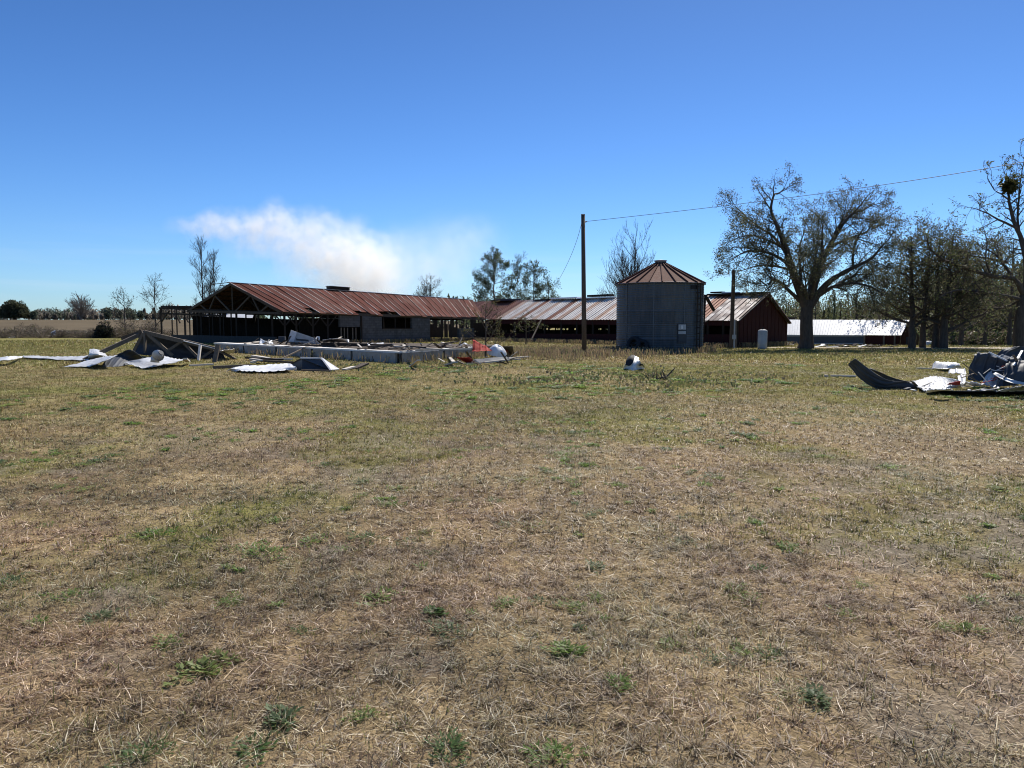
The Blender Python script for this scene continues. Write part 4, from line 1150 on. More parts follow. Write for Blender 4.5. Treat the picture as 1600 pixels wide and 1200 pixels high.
# ---- crumpled metal in the middle grass and fallen branch
cm = thing("crumpled_metal", "small crumpled white and black metal scrap alone in the grass right of the tall pole", "scrap metal", tuple(gl(988, 577)))
Ym = gl(988, 577).y
sheet("white_fold", "", [[gl(972, 576, .02), gl(988, 579, .02), gl(1006, 575, .03)], [P(977, 568, Ym + .1), P(990, 566, Ym + .1), P(1001, 566, Ym + .2)], [P(982, 557, Ym + .4), P(990, 556, Ym + .4), P(996, 559, Ym + .5)]], M['white'], nu=30, nv=20, along='u', wl=.09, amp=.015, rough=.03, parent=cm)
sheet("dark_fold", "", [[P(977, 570, Ym - .05), P(984, 571, Ym - .08), P(990, 565, Ym - .05)], [P(979, 562, Ym + .1), P(985, 560, Ym + .05), P(991, 559, Ym + .1)], [P(983, 556, Ym + .3), P(987, 554, Ym + .3), P(991, 555, Ym + .35)]], M['black'], nu=16, nv=10, rough=.01, amp=.004, parent=cm)
sheet("torn_edge", "", [[gl(998, 576, .02), gl(1007, 573, .03)], [P(1000, 568, Ym), P(1005, 570, Ym)]], M['sheetdark'], nu=8, nv=6, parent=cm)
fb = thing("fallen_branch", "fallen dark branch in the grass right of the crumpled scrap metal", "branch", tuple(gl(1035, 590)))
mb = MB(); Yf = gl(1035, 590).y
mb.tube([gl(1026, 592, .05), gl(1035, 590, .08), P(1042, 588, Yf), P(1049, 581, Yf), P(1055, 574, Yf)], [.035, .03, .025, .02, .01], 7); mb.build("limb", M['bark'], fb)
for k in range(22):
    mb = MB(); a = gl(1012 + 30 * rb2.random(), 588 + 5 * rb2.random(), .03); mb.tube([a, a + Vector((rb2.uniform(-.2, .2), rb2.uniform(-.2, .2), rb2.uniform(.05, .3)))], [.012, .004], 4); mb.build("twig", M['bark'], fb)

# ---- crumpled roofing heap on the right
W_ = lambda px, py, Y: P(px, py, Y)
sheet("gutter_sheet", "long dark roof sheet curling up to a pointed tip, left of the crumpled heap",
      [[W_(1325, 570, 19.5), W_(1344, 591, 19.2), W_(1372, 607, 18.9), W_(1410, 609, 18.6), W_(1448, 612, 18.5)],
       [W_(1329, 565, 19.3), W_(1352, 583, 19.0), W_(1380, 600, 18.75), W_(1412, 603, 18.6), W_(1446, 607, 18.5)],
       [W_(1336, 561, 19.1), W_(1358, 577, 18.9), W_(1386, 593, 18.7), W_(1414, 597, 18.6), W_(1444, 601.5, 18.55)]], M['sheetdark'], along='v', nu=60, nv=18, wl=.12)
sheet("inner_sheet", "second dark sheet edge lying behind the curling pointed sheet", [[W_(1358, 577, 20.5), W_(1390, 595, 20.2), W_(1420, 601, 20)], [W_(1360, 576, 20.3), W_(1396, 590, 20.1), W_(1424, 598, 19.9)]], M['sheetdark'], nu=30, nv=6)
sheet("corrugated_sheet", "pale corrugated sheet spread flat in the middle of the crumpled heap", [[gl(1444, 611, .05), gl(1474, 608, .06), gl(1500, 605, .1)], [gl(1430, 601, .12), gl(1470, 600, .14), gl(1502, 600, .2)], [gl(1418, 598, .06), gl(1458, 588, .15), gl(1496, 593, .3)]], M['sheet'], along='u', nu=60, nv=14, wl=.14, amp=.03)
sheet("torn_sheet", "pale buckled sheet lying apart behind the crumpled heap", [[gl(1457, 576, .03), gl(1480, 576, .12), gl(1503, 574, .1)], [gl(1458, 570, .15), gl(1482, 569, .25), gl(1500, 570.5, .2)], [P(1461, 564.5, 26.8), P(1480, 565.5, 26.8), P(1498, 568, 26.6)]], M['sheet'], along='u', rough=.02)
board("thin pale strip pointing left from the sheet behind the heap", gl(1433, 575, .03), gl(1458, 576, .05), .1, .03, 'palewood', "strip", "board")
board("long pale board in the grass left of the curling sheet's tip", gl(1288, 587, .03), gl(1337, 587.5, .05), .12, .05, 'palewood', "plank", "plank")
sheet("folded_sheet", "pale ribbed sheet folded down at the back left of the dark arch", [[W_(1482, 584, 22), W_(1496, 584, 21.6), W_(1510, 586, 21.4)], [W_(1483, 577, 22.6), W_(1496, 577, 22.2), W_(1508, 577, 22)]], M['sheet'], along='u', nu=30)
sheet("folded_sheet", "narrow pale sheet hanging at the foot of the dark arch", [[W_(1499, 601, 20), W_(1508, 600, 19.8)], [W_(1496, 588, 20.8), W_(1509, 585, 20.8)]], M['sheet'], along='u', nu=14)
sheet("arched_sheet", "big dark arched roof sheet forming the hump of the crumpled heap",
      [[W_(1511, 592, 19.2), W_(1530, 596, 19), W_(1570, 594, 18.8), W_(1620, 592, 18.4)],
       [W_(1516, 572, 19.3), W_(1535, 570, 19.1), W_(1575, 575, 18.9), W_(1620, 584, 18.4)],
       [W_(1524, 557, 19.3), W_(1546, 551.5, 19.1), W_(1578, 561, 18.9), W_(1620, 577, 18.4)],
       [W_(1530, 555.5, 19.9), W_(1550, 551, 19.8), W_(1580, 560, 19.6), W_(1620, 576, 19.0)]], M['sheetdark'], along='u', nu=90, nv=26, wl=.22, amp=.045, rough=.05)
sheet("back_sheet", "dark sheet rising behind the arch at the picture's right edge",
      [[W_(1546, 566, 21.6), W_(1580, 566, 21.2), W_(1640, 566, 21)], [W_(1552, 556, 21.6), W_(1582, 552, 21.3), W_(1640, 550, 21)], [W_(1574, 551, 21.5), W_(1590, 543, 21.3), W_(1640, 540, 21)]], M['sheetdark'], along='u', nu=60, wl=.25, amp=.04, rough=.045)
board("bright metal edge running over the top of the dark arch", W_(1546, 550.5, 19.05), W_(1574, 564, 18.8), .05, .03, 'white', "metal_edge", "metal strip")
board("second bright metal strip at the top right of the heap", W_(1578, 566, 20.8), W_(1591, 550, 21.6), .05, .03, 'white', "metal_edge", "metal strip")
board("bent bright rod across the right edge of the heap", W_(1584, 578, 19.5), W_(1625, 590, 19), .05, .03, 'white', "metal_edge", "metal strip")
sheet("corrugated_sheet", "pale corrugated sheet folded to a peak before the dark arch", [[W_(1534, 599, 18.7), W_(1550, 604, 18.5), W_(1563, 605, 18.5)], [W_(1540, 588, 18.9), W_(1552, 588, 18.8), W_(1562, 592, 18.9)], [W_(1549, 576, 19.1), W_(1554, 574.5, 19.1), W_(1557, 578, 19.2)]], M['sheet'], along='u', nu=40, nv=16, wl=.13, amp=.025)
sheet("crumpled_sheet", "crumpled white sheet scraps between the flat sheet and the peaked sheet", [[gl(1503, 604, .05), gl(1520, 603, .12), gl(1540, 606, .05)], [gl(1506, 597, .2), gl(1522, 596, .3), gl(1538, 599, .2)]], M['white'], along='u', nu=24, rough=.03)
sheet("salmon_sheet", "small reddish sheet lying on the flat pale corrugated sheet", [[gl(1480, 601, .2), gl(1500, 601, .26)], [gl(1484, 598, .26), gl(1500, 596, .36)]], M['redmetal'], nu=14, nv=6)
sheet("front_sheet", "long dark-edged sheet along the front foot of the crumpled heap", [[gl(1445, 614, -.06), gl(1520, 617, -.05), gl(1640, 620, -.05)], [gl(1448, 611, .08), gl(1520, 611, .12), gl(1640, 612, .14)]], M['sheetdark'], nu=50, nv=8)
sheet("front_sheet", "narrow white sheet lying on the front foot of the heap", [[gl(1446, 612.5, .14), gl(1470, 611, .16), gl(1489, 610.5, .16)], [gl(1450, 609, .2), gl(1470, 607.5, .26), gl(1487, 609, .2)]], M['white'], nu=20, nv=5)
sheet("corrugated_sheet", "pale ribbed sheet low at the heap's right front", [[gl(1556, 612, .12), gl(1600, 611, .15), gl(1660, 608, .2)], [gl(1575, 606, .22), gl(1606, 603, .3), gl(1660, 598, .4)]], M['sheet'], along='u', nu=50, nv=8, wl=.16, amp=.025)
sheet("torn_sheet", "white torn strip in the dark of the heap near the right edge", [[W_(1586, 596, 18.8), W_(1640, 604, 18.4)], [W_(1586, 592, 19), W_(1640, 597, 18.7)]], M['white'], nu=14, nv=4)
for k in range(26):
    px = rb2.uniform(1400, 1600); py = 611 - rb2.random() * 12 + (px - 1450) * .02
    a = gl(px, py, .1); d = Vector((rb2.uniform(-1, 1), rb2.uniform(-.6, .6), rb2.uniform(-.1, .12))).normalized() * rb2.uniform(.15, .5)
    board("bit of torn metal strip in the crumpled heap at right", a, a + d, rb2.uniform(.03, .08), .012, rb2.choice(['sheet', 'sheetdark', 'white', 'sheetdark']), "metal_scrap", "scrap", "torn metal bits in the right heap")
sheet("torn_sheet", "dark ribbed sheet hanging over the front of the dark arch at the picture's right edge", [[W_(1560, 603, 18.3), W_(1590, 600, 18.2), W_(1640, 602, 18)], [W_(1566, 585, 18.4), W_(1596, 578, 18.3), W_(1640, 580, 18.1)], [W_(1572, 568, 18.7), W_(1600, 562, 18.6), W_(1640, 563, 18.4)]], M['sheetdark'], along='u', nu=50, wl=.2, amp=.04, rough=.05)
sheet("torn_sheet", "narrow pale torn strip slanting across the dark arch", [[W_(1552, 584, 18.6), W_(1580, 596, 18.2), W_(1612, 604, 18)], [W_(1554, 581, 18.7), W_(1582, 592.5, 18.25), W_(1612, 600, 18.05)]], M['sheet'], nu=24, nv=4, rough=.03)
sheet("torn_sheet", "small pale flap on top of the dark arch near the right edge", [[W_(1563, 575, 18.7), W_(1573, 573, 18.7)], [W_(1566, 572, 18.8), W_(1575, 570.5, 18.8)]], M['redmetal'], nu=10, nv=4, rough=.03)
board("bright thin strip leaning at the far right of the heap", W_(1584, 571, 18.5), W_(1597, 548, 19.4), .05, .02, 'white', "metal_edge", "metal strip")
for k in range(22):
    px = rb2.uniform(1512, 1604); py = rb2.uniform(574, 609); Yk = 18.35 + .012 * (609 - py)
    a = P(px, py, Yk); d = Vector((rb2.uniform(-1, 1), rb2.uniform(-.15, .1), rb2.uniform(-.5, .5))).normalized() * rb2.uniform(.12, .5)
    board("bit of torn metal strip in the crumpled heap at right", a, a + d, rb2.uniform(.02, .07), .012, rb2.choice(['sheet', 'white', 'redmetal', 'sheetdark', 'greywood']), "metal_scrap", "scrap", "torn metal bits in the right heap")
# white curved sheet and scraps beyond the red gable
sheet("fallen_sheet", "white curved sheet leaning in the gap between red gable and the big oak", [[P(1223, 545, 56), P(1236, 545, 56), P(1252, 545, 56)], [P(1223, 538, 57), P(1234, 538.5, 57), P(1250, 543.5, 57)], [P(1223, 531, 57.6), P(1228, 533, 57.6), P(1240, 539, 57.6)]], M['white'], along='u', amp=.006)
for k in range(26):
    px = rb2.uniform(1272, 1395); Yq = rb2.uniform(50, 53.5); z0 = .04
    x = (px - 800) / F * Yq; l = rb2.uniform(.2, .8)
    board("pale wreckage scrap on the ground before the white-roofed shed", (x, Yq, z0), (x + l, Yq + rb2.uniform(-.4, .4), z0 + rb2.uniform(0, .18)), rb2.uniform(.1, .3), .03, rb2.choice(['white', 'palewood', 'darkwood', 'darkwood', 'oldwood']), "wreckage_scrap", "scrap", "scraps before the white-roofed shed")
for px, py, lab in ((80, 522, "small white scrap on the brush row at left"), (147, 521, "white upright scrap at the brush row's right end"), (13, 525, "pale log lying at the brush row's far left foot"), (360, 508, "white wreckage glimpsed through the barn frame")):
    q = P(px, py + (4 if px < 200 else 0), 84 if px < 200 else 110); d = Vector((.5, 0, .5)) if px != 13 else Vector((.8, 0, .05))
    sheet("pale_scrap", lab, [[q, q + Vector((d.x, .1, .1))], [q + Vector((-.2, .3, d.z)), q + Vector((d.x * .6, .4, d.z + .2))]], M['white'], cat="scrap", nu=8, nv=6, rough=.04)

# ================================================================ TREES
class Tree:
    """Tapered limbs grown outward from seed limbs, fine twigs, and leaf-sized faces at the twig ends."""
    def __init__(s, seed):
        s.r = random.Random(seed); s.q = np.random.default_rng(seed)
        s.V = []; s.Fq = []; s.n = 0; s.tips = []
    def tube(s, pts, rad, k):
        pts = np.asarray(pts, float); m = len(pts)
        d = np.gradient(pts, axis=0); d /= np.linalg.norm(d, axis=1, keepdims=True) + 1e-9
        ref = np.where(np.abs(d[:, :1]) < .8, [[1., 0, 0]], [[0, 1., 0]])
        a = np.cross(d, ref); a /= np.linalg.norm(a, axis=1, keepdims=True) + 1e-9
        b = np.cross(d, a)
        t = np.arange(k) * 2 * np.pi / k
        ring = pts[:, None] + (a[:, None] * np.cos(t)[None, :, None] + b[:, None] * np.sin(t)[None, :, None]) * np.asarray(rad)[:, None, None]
        s.V.append(ring.reshape(-1, 3))
        i, j = np.meshgrid(np.arange(m - 1), np.arange(k), indexing='ij'); jn = (j + 1) % k
        s.Fq.append(np.stack([i * k + j, i * k + jn, (i + 1) * k + jn, (i + 1) * k + j], -1).reshape(-1, 4) + s.n)
        s.n += m * k
    def limb(s, pts, r0, r1, k=8, n=None, wob=.03):
        c = crv(pts, n or max(4, 5 * (len(pts) - 1)))
        L = np.linalg.norm(np.diff(c, axis=0), axis=1).sum()
        c[1:] += s.q.normal(0, wob * L / len(c), (len(c) - 1, 3))
        s.tube(c, np.linspace(r0, r1, len(c)), k)
        return c, np.linspace(r0, r1, len(c))
    def grow(s, c, rad, lev, P_):
        """Side shoots along a limb. P_: list per level of dict(n per m, len, ang, up, rmin, steps)."""
        if lev >= len(P_): s.tips.append(c); return
        p = P_[lev]; r = s.r
        L = np.linalg.norm(np.diff(c, axis=0), axis=1).sum()
        num = max(1, int(L * p['n'] + r.random()))
        lo = p.get('lo', .25)
        for q in range(num + 1):
            f = 1.0 if q == num else lo + (1 - lo) * (q + r.random()) / num
            x = f * (len(c) - 1); i = min(int(x), len(c) - 2); w = x - i
            o = c[i] * (1 - w) + c[i + 1] * w; rr = (rad[i] * (1 - w) + rad[i + 1] * w)
            d = c[i + 1] - c[i]; d /= np.linalg.norm(d) + 1e-9
            side = s.q.normal(0, 1, 3); side -= d * side.dot(d); side /= np.linalg.norm(side) + 1e-9
            a = R(p['ang']) * r.uniform(.6, 1.3) * (1 if q < num else .3)
            d = d * math.cos(a) + side * math.sin(a)
            ln = p['len'] * r.uniform(.55, 1.25) * (1 - p.get('tap', .45) * f)
            st = p.get('steps', 4); pts = [o]; cur = o
            for k in range(st):
                d = d + s.q.normal(0, p.get('wig', .16), 3) + np.array([0, 0, p.get('up', .05)])
                d /= np.linalg.norm(d); cur = cur + d * ln / st; pts.append(cur)
            r0 = max(p['rmin'], min(rr * .62, p.get('rmax', 9))); r1 = max(p['rmin'] * .7, r0 * .35)
            rd = np.linspace(r0, r1, st + 1)
            s.tube(pts, rd, 3 if r0 < .03 else 5)
            s.grow(np.array(pts), rd, lev + 1, P_)
    def leaves(s, per, size, pal, spread=.12, asp=.5, keep=1.0, droop=0.0, zmin=None):
        O = []
        for c in s.tips:
            e = c[-1]; nz = float(vnoise(np.array([e[0] * .95 + e[2] * .6]), np.array([e[1] * .95 - e[2] * .75 + 30]))[0])
            if s.r.random() > keep * (.25 + 1.5 * nz): continue
            m = max(1, int(per * (.4 + 1.3 * nz)))
            f = s.q.random(m) ** .7 * (len(c) - 1); i = np.minimum(f.astype(int), len(c) - 2); w = (f - i)[:, None]
            O.append(c[i] * (1 - w) + c[i + 1] * w)
        if not O: return None
        O = np.vstack(O); n = len(O); q = s.q
        O = O + q.normal(0, spread, (n, 3)) - np.array([0, 0, droop])
        if zmin is not None: O = O[O[:, 2] > zmin]; n = len(O)
        a = q.normal(0, 1, (n, 3)); a /= np.linalg.norm(a, axis=1, keepdims=True)
        b = np.cross(a, q.normal(0, 1, (n, 3))); b /= np.linalg.norm(b, axis=1, keepdims=True)
        sz = size * q.uniform(.55, 1.35, (n, 1))
        a = a * sz; b = b * sz * asp
        Vv = np.stack([O - a * .5, O + b * .5, O + a * .5, O - b * .5], 1).reshape(-1, 3)
        Fv = np.arange(4 * n).reshape(-1, 4)
        pal = np.array(pal); cc = pal[q.integers(0, len(pal), n)] * q.uniform(.7, 1.3, (n, 1))
        return Vv, Fv, np.repeat(cc, 4, 0)
    def build(s, name, label, base, m_bark='bark', leaf=None, cat="tree", group=None, crown="crown"):
        t = thing(name, label, cat, tuple(base), group)
        V_ = np.vstack(s.V)
        np_mesh("trunk", V_, np.vstack(s.Fq), np.ones((len(V_), 3)), M[m_bark], parent=t, off=base, smooth=True)
        if leaf is not None: np_mesh(crown, leaf[0], leaf[1], leaf[2], M['leaf'], parent=t, off=base)
        return t
LP_OAK = [(.085, .092, .045), (.11, .115, .055), (.065, .075, .042), (.14, .135, .07), (.10, .105, .075)]
LP_DARK = [(.075, .095, .04), (.10, .12, .05), (.135, .14, .06), (.11, .10, .055)]
LP_TAN = [(.13, .11, .06), (.10, .09, .05), (.16, .13, .08), (.08, .08, .045)]
LP_EVER = [(.075, .10, .055), (.10, .13, .07), (.06, .085, .045), (.14, .155, .09)]

# ---- the big bare oak
def traced(T, limbs, Y0, base_r, grow_params, seed=0, zscale=1.0):
    """limbs: (pixel polyline, start radius, end radius, depth drift)."""
    for pts, r0, r1, dep in limbs:
        n = len(pts); P3 = [P(px, py, Y0 + dep * (i / max(1, n - 1)) ** 1.2) for i, (px, py) in enumerate(pts)]
        c, rd = T.limb(P3, r0, r1, 9 if r0 > .1 else 6)
        if r0 < base_r: T.grow(c, rd, 0, grow_params)
Yo = 48.6
T = Tree(101)
ok_ = lambda cx, cy: (1100 + cx / 3.2, 230 + cy / 3.2)
oak_base = P(1261, 545, Yo)
T.limb([P(1262, 547, Yo), P(1260.5, 530, Yo), P(1260, 505, Yo), P(1261, 480, Yo)], .42, .36, 14, wob=.004)
T.limb([P(1257, 549, Yo), P(1259, 540, Yo), P(1260, 528, Yo)], .54, .36, 14, wob=.004)
oak_limbs = [
    ([ok_(515, 800), ok_(470, 690), ok_(432, 580), ok_(400, 480), ok_(355, 370)], .33, .10, -1.0),
    ([ok_(355, 370), ok_(335, 310), ok_(350, 240), ok_(372, 232), ok_(405, 205)], .10, .03, .6),
    ([ok_(525, 800), ok_(550, 690), ok_(580, 590), ok_(625, 500), ok_(690, 390)], .30, .12, 1.0),
    ([ok_(690, 390), ok_(745, 330), ok_(795, 315), ok_(850, 280)], .11, .03, 1.0),
    ([ok_(600, 560), ok_(660, 420), ok_(712, 340), ok_(745, 285)], .10, .03, 2.4),
    ([ok_(535, 790), ok_(590, 710), ok_(650, 655), ok_(740, 605), ok_(830, 560), ok_(905, 480)], .24, .05, -1.8),
    ([ok_(745, 605), ok_(745, 540), ok_(760, 470), ok_(800, 400)], .09, .03, -1.5),
    ([ok_(455, 640), ok_(400, 570), ok_(310, 525), ok_(220, 520), ok_(140, 560)], .12, .03, -2.2),
    ([ok_(480, 770), ok_(430, 722), ok_(375, 672), ok_(345, 662), ok_(315, 690), ok_(270, 655)], .13, .03, -1.6),
    ([ok_(430, 560), ok_(350, 450), ok_(260, 390), ok_(160, 300)], .10, .03, 1.6),
    ([ok_(410, 510), ok_(330, 470), ok_(230, 440), ok_(130, 470)], .09, .03, -2.6),
    ([ok_(490, 720), ok_(482, 620), ok_(476, 520), ok_(500, 420)], .11, .03, 2.0),
    ([ok_(575, 620), ok_(590, 520), ok_(592, 430), ok_(598, 345)], .10, .02, -1.4),
    ([ok_(550, 760), ok_(640, 700), ok_(740, 680), ok_(840, 700), ok_(900, 740)], .13, .03, -2.4),
    ([ok_(560, 750), ok_(660, 690), ok_(760, 640), ok_(880, 640)], .12, .03, 2.4),
    ([ok_(520, 780), ok_(500, 700), ok_(440, 650), ok_(420, 700)], .12, .03, -4.0),
    ([ok_(530, 770), ok_(560, 660), ok_(600, 600), ok_(660, 560)], .14, .03, -4.5),
    ([ok_(520, 770), ok_(540, 640), ok_(560, 540), ok_(540, 420)], .14, .03, 4.2),
    ([ok_(455, 620), ok_(380, 600), ok_(290, 590), ok_(170, 620)], .09, .025, 1.2),
    ([ok_(630, 500), ok_(720, 460), ok_(820, 420), ok_(900, 380)], .10, .025, 2.6),
]
GP = [dict(n=2.3, len=1.8, ang=50, up=.03, rmin=.016, rmax=.05, wig=.18, lo=.2, steps=5, tap=.3),
      dict(n=3.8, len=.9, ang=46, up=.0, rmin=.010, wig=.2, lo=.12, steps=4),
      dict(n=4.5, len=.42, ang=48, up=-.08, rmin=.007, wig=.2, lo=.15, steps=3)]
traced(T, oak_limbs, Yo, .20, GP)
for pts, r0, r1, dep in oak_limbs:              # the heavy limbs also carry a few side branches
    pass
for pts, r0, r1, dep in [l for l in oak_limbs if l[1] >= .20]:
    n = len(pts); c = crv([P(px, py, Yo + dep * (i / (n - 1)) ** 1.2) for i, (px, py) in enumerate(pts)], 16)
    T.grow(c[6:], np.full(len(c) - 6, .06), 0, GP)
print("oak tips", len(T.tips))
T.build("oak_tree", "big half-bare oak with forked dark trunk right of the red gable", oak_base, leaf=T.leaves(12, .105, LP_OAK, .11, .42, keep=1))

# ---- right-edge tree (trunk at the frame edge, long limbs reaching left)
T = Tree(202); Ye = 47.0
T.limb([P(1593, 548, Ye), P(1592, 520, Ye), P(1596, 480, Ye), P(1600, 462, Ye)], .34, .26, 12, wob=.004)
edge_limbs = [
    ([(1600, 462), (1584, 436), (1548, 431), (1502, 416), (1473, 405), (1454, 389), (1449, 372)], .17, .03, -1.5),
    ([(1584, 435), (1568, 413), (1556, 398), (1540, 388)], .10, .03, 1.5),
    ([(1598, 468), (1556, 460), (1516, 454), (1484, 456), (1462, 470)], .12, .03, -2.0),
    ([(1601, 462), (1604, 420), (1598, 380), (1584, 346), (1577, 315), (1575, 296), (1572, 275)], .19, .03, .8),
    ([(1577, 314), (1566, 304), (1554, 297), (1543, 278)], .05, .02, -.6),
    ([(1588, 356), (1560, 343), (1540, 332), (1517, 324)], .08, .02, -1.2),
    ([(1548, 431), (1540, 405), (1542, 378), (1536, 355)], .06, .02, .6),
    ([(1575, 410), (1545, 404), (1510, 398), (1490, 390)], .07, .02, 1.6),
    ([(1604, 440), (1640, 400), (1660, 350), (1665, 290)], .16, .03, 1.0),
    ([(1600, 400), (1590, 340), (1594, 290), (1600, 250)], .09, .02, 2.2),
    ([(1600, 465), (1570, 480), (1530, 484), (1495, 492)], .09, .02, 1.6),
]
GE = [dict(n=1.7, len=1.5, ang=50, up=.05, rmin=.014, rmax=.05, wig=.2, lo=.2, steps=5, tap=.3),
      dict(n=3.2, len=.75, ang=46, up=.02, rmin=.010, wig=.22, lo=.2, steps=4),
      dict(n=3.2, len=.35, ang=45, up=.0, rmin=.007, wig=.22, lo=.2, steps=3)]
traced(T, edge_limbs, Ye, .30, GE)
lf = T.leaves(6, .13, LP_DARK, .08, .5, keep=.5)
# mistletoe ball high in the crown
q = np.random.default_rng(9); nm = 420; c = np.array(P(1577, 291, Ye + .3))
o_ = c + q.normal(0, 1, (nm, 3)) * np.array([.20, .18, .22])
a_ = q.normal(0, .09, (nm, 3)); b_ = q.normal(0, .05, (nm, 3))
mv = np.stack([o_ - a_, o_ + b_, o_ + a_, o_ - b_], 1).reshape(-1, 3)
lf = (np.vstack([lf[0], mv]), np.vstack([lf[1], np.arange(4 * nm).reshape(-1, 4) + len(lf[0])]), np.vstack([lf[2], np.tile([.06, .06, .018], (4 * nm, 1))]))
print("edge tips", len(T.tips))
T.build("oak_tree", "sparse tree at the right edge with long limbs and a dense mistletoe ball", P(1593, 546, Ye), leaf=lf)

# ---- clump of dark trees behind the white-roofed shed's right end
def auto_tree(name, label, base, h, spread, r0, seed, lean=(0, 0), stems=1, lv=None, leaf=None, m='bark', first=.28, nl=9, up=.4, cat="tree", group=None, r_tip=.03, upright=.5):
    """Free-grown tree: trunk stems, main limbs, twigs. base: ground point; h, spread in metres."""
    T = Tree(seed); r = T.r; base = np.array(tuple(base), float)
    for sidx in range(stems):
        az = r.uniform(0, 6.28) if stems > 1 else 0
        off = np.array([math.cos(az), math.sin(az), 0]) * (spread * .16 if stems > 1 else 0)
        hh = h * (1 if sidx == 0 else r.uniform(.65, .92))
        tr = [base + off * .25, base + off * .6 + [0, 0, hh * .25], base + off * 1.4 + np.array([lean[0] * .5, lean[1] * .5, hh * .58]), base + off * 1.7 + np.array([lean[0], lean[1], hh * .97])]
        c, rd = T.limb(tr, r0, r_tip, 9, 20, wob=.05)
        for k in range(nl):
            f = first + (.97 - first) * (k + r.random() * .8) / nl; i = min(int(f * 20), 19)
            a2 = k * 2.4 + r.uniform(-.5, .5)
            ln = spread * (1.15 - .75 * (f - first) / (1 - first)) * r.uniform(.75, 1.1)
            d = np.array([math.cos(a2), math.sin(a2), up * r.uniform(.6, 1.5)]); d /= np.linalg.norm(d)
            p0 = c[i]; p1 = p0 + d * ln * .5; p2 = p0 + d * ln + np.array([0, 0, ln * .22 * upright])
            lc, lr = T.limb([p0, p1, p2], max(.02, rd[i] * .55), .012 if h < 9 else .02, 6, 8, wob=.08)
            T.grow(lc, lr, 0, lv)
        T.grow(c[12:], rd[12:], 0, lv)
    lf = None
    if leaf: lf = T.leaves(**leaf)
    print(name, len(T.tips), 0 if lf is None else len(lf[1]))
    return T.build(name, label, base, m, lf, cat, group)
LVD = [dict(n=2.4, len=1.5, ang=52, up=.02, rmin=.014, rmax=.05, wig=.22, steps=4), dict(n=3.2, len=.8, ang=50, up=-.03, rmin=.009, wig=.22, steps=3), dict(n=3.0, len=.4, ang=45, rmin=.007, steps=2)]
Yc_ = 50
clump = [(1424, 545, 7.2, 3.8, .25, 301, "dark leafy tree with its trunk against the white shed's gable end", 49),
         (1441, 545, 6.9, 3.5, .22, 302, "dark leafy tree standing second from left in the clump by the drive", 49.8),
         (1461, 545, 7.5, 3.8, .24, 303, "tall dark tree right of the white tank in the clump by the drive", 49.2),
         (1474, 545, 7.3, 4.2, .28, 304, "thick-trunked dark tree at the right end of the clump by the drive", 48.6)]
for px, py, h, sp_, r0, sd, lab, Yq in clump:
    b = P(px, py, Yq); b.z = -.05
    auto_tree("oak_tree", lab, b, h, sp_, r0, sd, lean=(random.uniform(-.4, .4), 0), lv=LVD, leaf=dict(per=6, size=.13, pal=LP_DARK + LP_OAK[1:4] + LP_TAN[:2], spread=.14, asp=.5, keep=.75), nl=13, first=.24, up=.5)

for px, Yq, h, sp_, sd, lab in ((1487, 74, 8.8, 3.8, 305, "olive-leaved tree behind the right end of the clump by the drive"), (1503, 60, 8.2, 3.6, 306, "leafy dark tree just right of the clump, behind the drive"),
                              (1540, 68, 9.5, 4.2, 307, "broad dark tree behind the long limbs of the edge tree"), (1578, 64, 9.0, 3.8, 308, "dark tree close behind the edge tree's trunk")):
    b = P(px, 505, Yq); b.z = tz(b.x, b.y) - .1
    auto_tree("oak_tree", lab, b, h, sp_, .2, sd, lv=LVD, leaf=dict(per=5, size=.15, pal=LP_DARK + LP_OAK[1:4] + LP_TAN, spread=.14, asp=.5, keep=.8), nl=13, first=.2, up=.5)
for (x_, y_), ln_, sd, lab in (((64.0, 121.5), -4.5, 309, "tall tree leaning over the gable end of the white shed"), ((66.5, 119.0), -6.0, 310, "tree leaning left towards the white shed, right of its gable end"), ((61.0, 127.0), -4.0, 311, "tree behind the ridge of the white shed's right end")):
    auto_tree("oak_tree", lab, Vector((x_, y_, tz(x_, y_) - .1)), 13.5 if sd == 311 else 12, 5.5, .24, sd, lean=(ln_, -1.5), lv=[dict(n=1.3, len=2.2, ang=50, up=.03, rmin=.04, rmax=.08, steps=4), dict(n=1.8, len=1.0, ang=48, rmin=.025, steps=3)], leaf=dict(per=5, size=.3, pal=LP_DARK, spread=.25, asp=.5, keep=.6), nl=14, first=.35, up=.4)

# ---- trees beyond the barns
LVB = [dict(n=3.6, len=1.3, ang=34, up=.14, rmin=.016, rmax=.04, wig=.1, steps=4), dict(n=4.0, len=.8, ang=32, up=.10, rmin=.012, wig=.12, steps=3), dict(n=2.6, len=.5, ang=30, up=.08, rmin=.010, steps=2)]
LVS = [dict(n=3.2, len=1.2, ang=40, up=.1, rmin=.016, rmax=.04, wig=.15, steps=4), dict(n=3.8, len=.7, ang=42, up=.05, rmin=.012, wig=.18, steps=3), dict(n=3.0, len=.4, ang=45, rmin=.010, steps=2)]
def far_tree(name, label, px, ytop, Y, width_px, seed, **kw):
    b = P(px, 505, Y); b.z = tz(b.x, b.y) - .1
    h = P(px, ytop, Y).z - b.z
    return auto_tree(name, label, b, h, width_px / F * Y / 2, kw.pop('r0', .16), seed, **kw)
far_tree("bare_tree", "tall bare tree with upright stems rising behind the barn's open gable", 318, 378, 92, 46, 421, lv=LVB, nl=16, first=.12, up=1.0, r0=.15, upright=1.0, r_tip=.02)
far_tree("bare_tree", "shorter bare tree just left of the barn's gable peak", 336, 402, 94, 36, 402, lv=LVB, nl=12, first=.12, up=1.2, r0=.12, stems=2, upright=1.2)
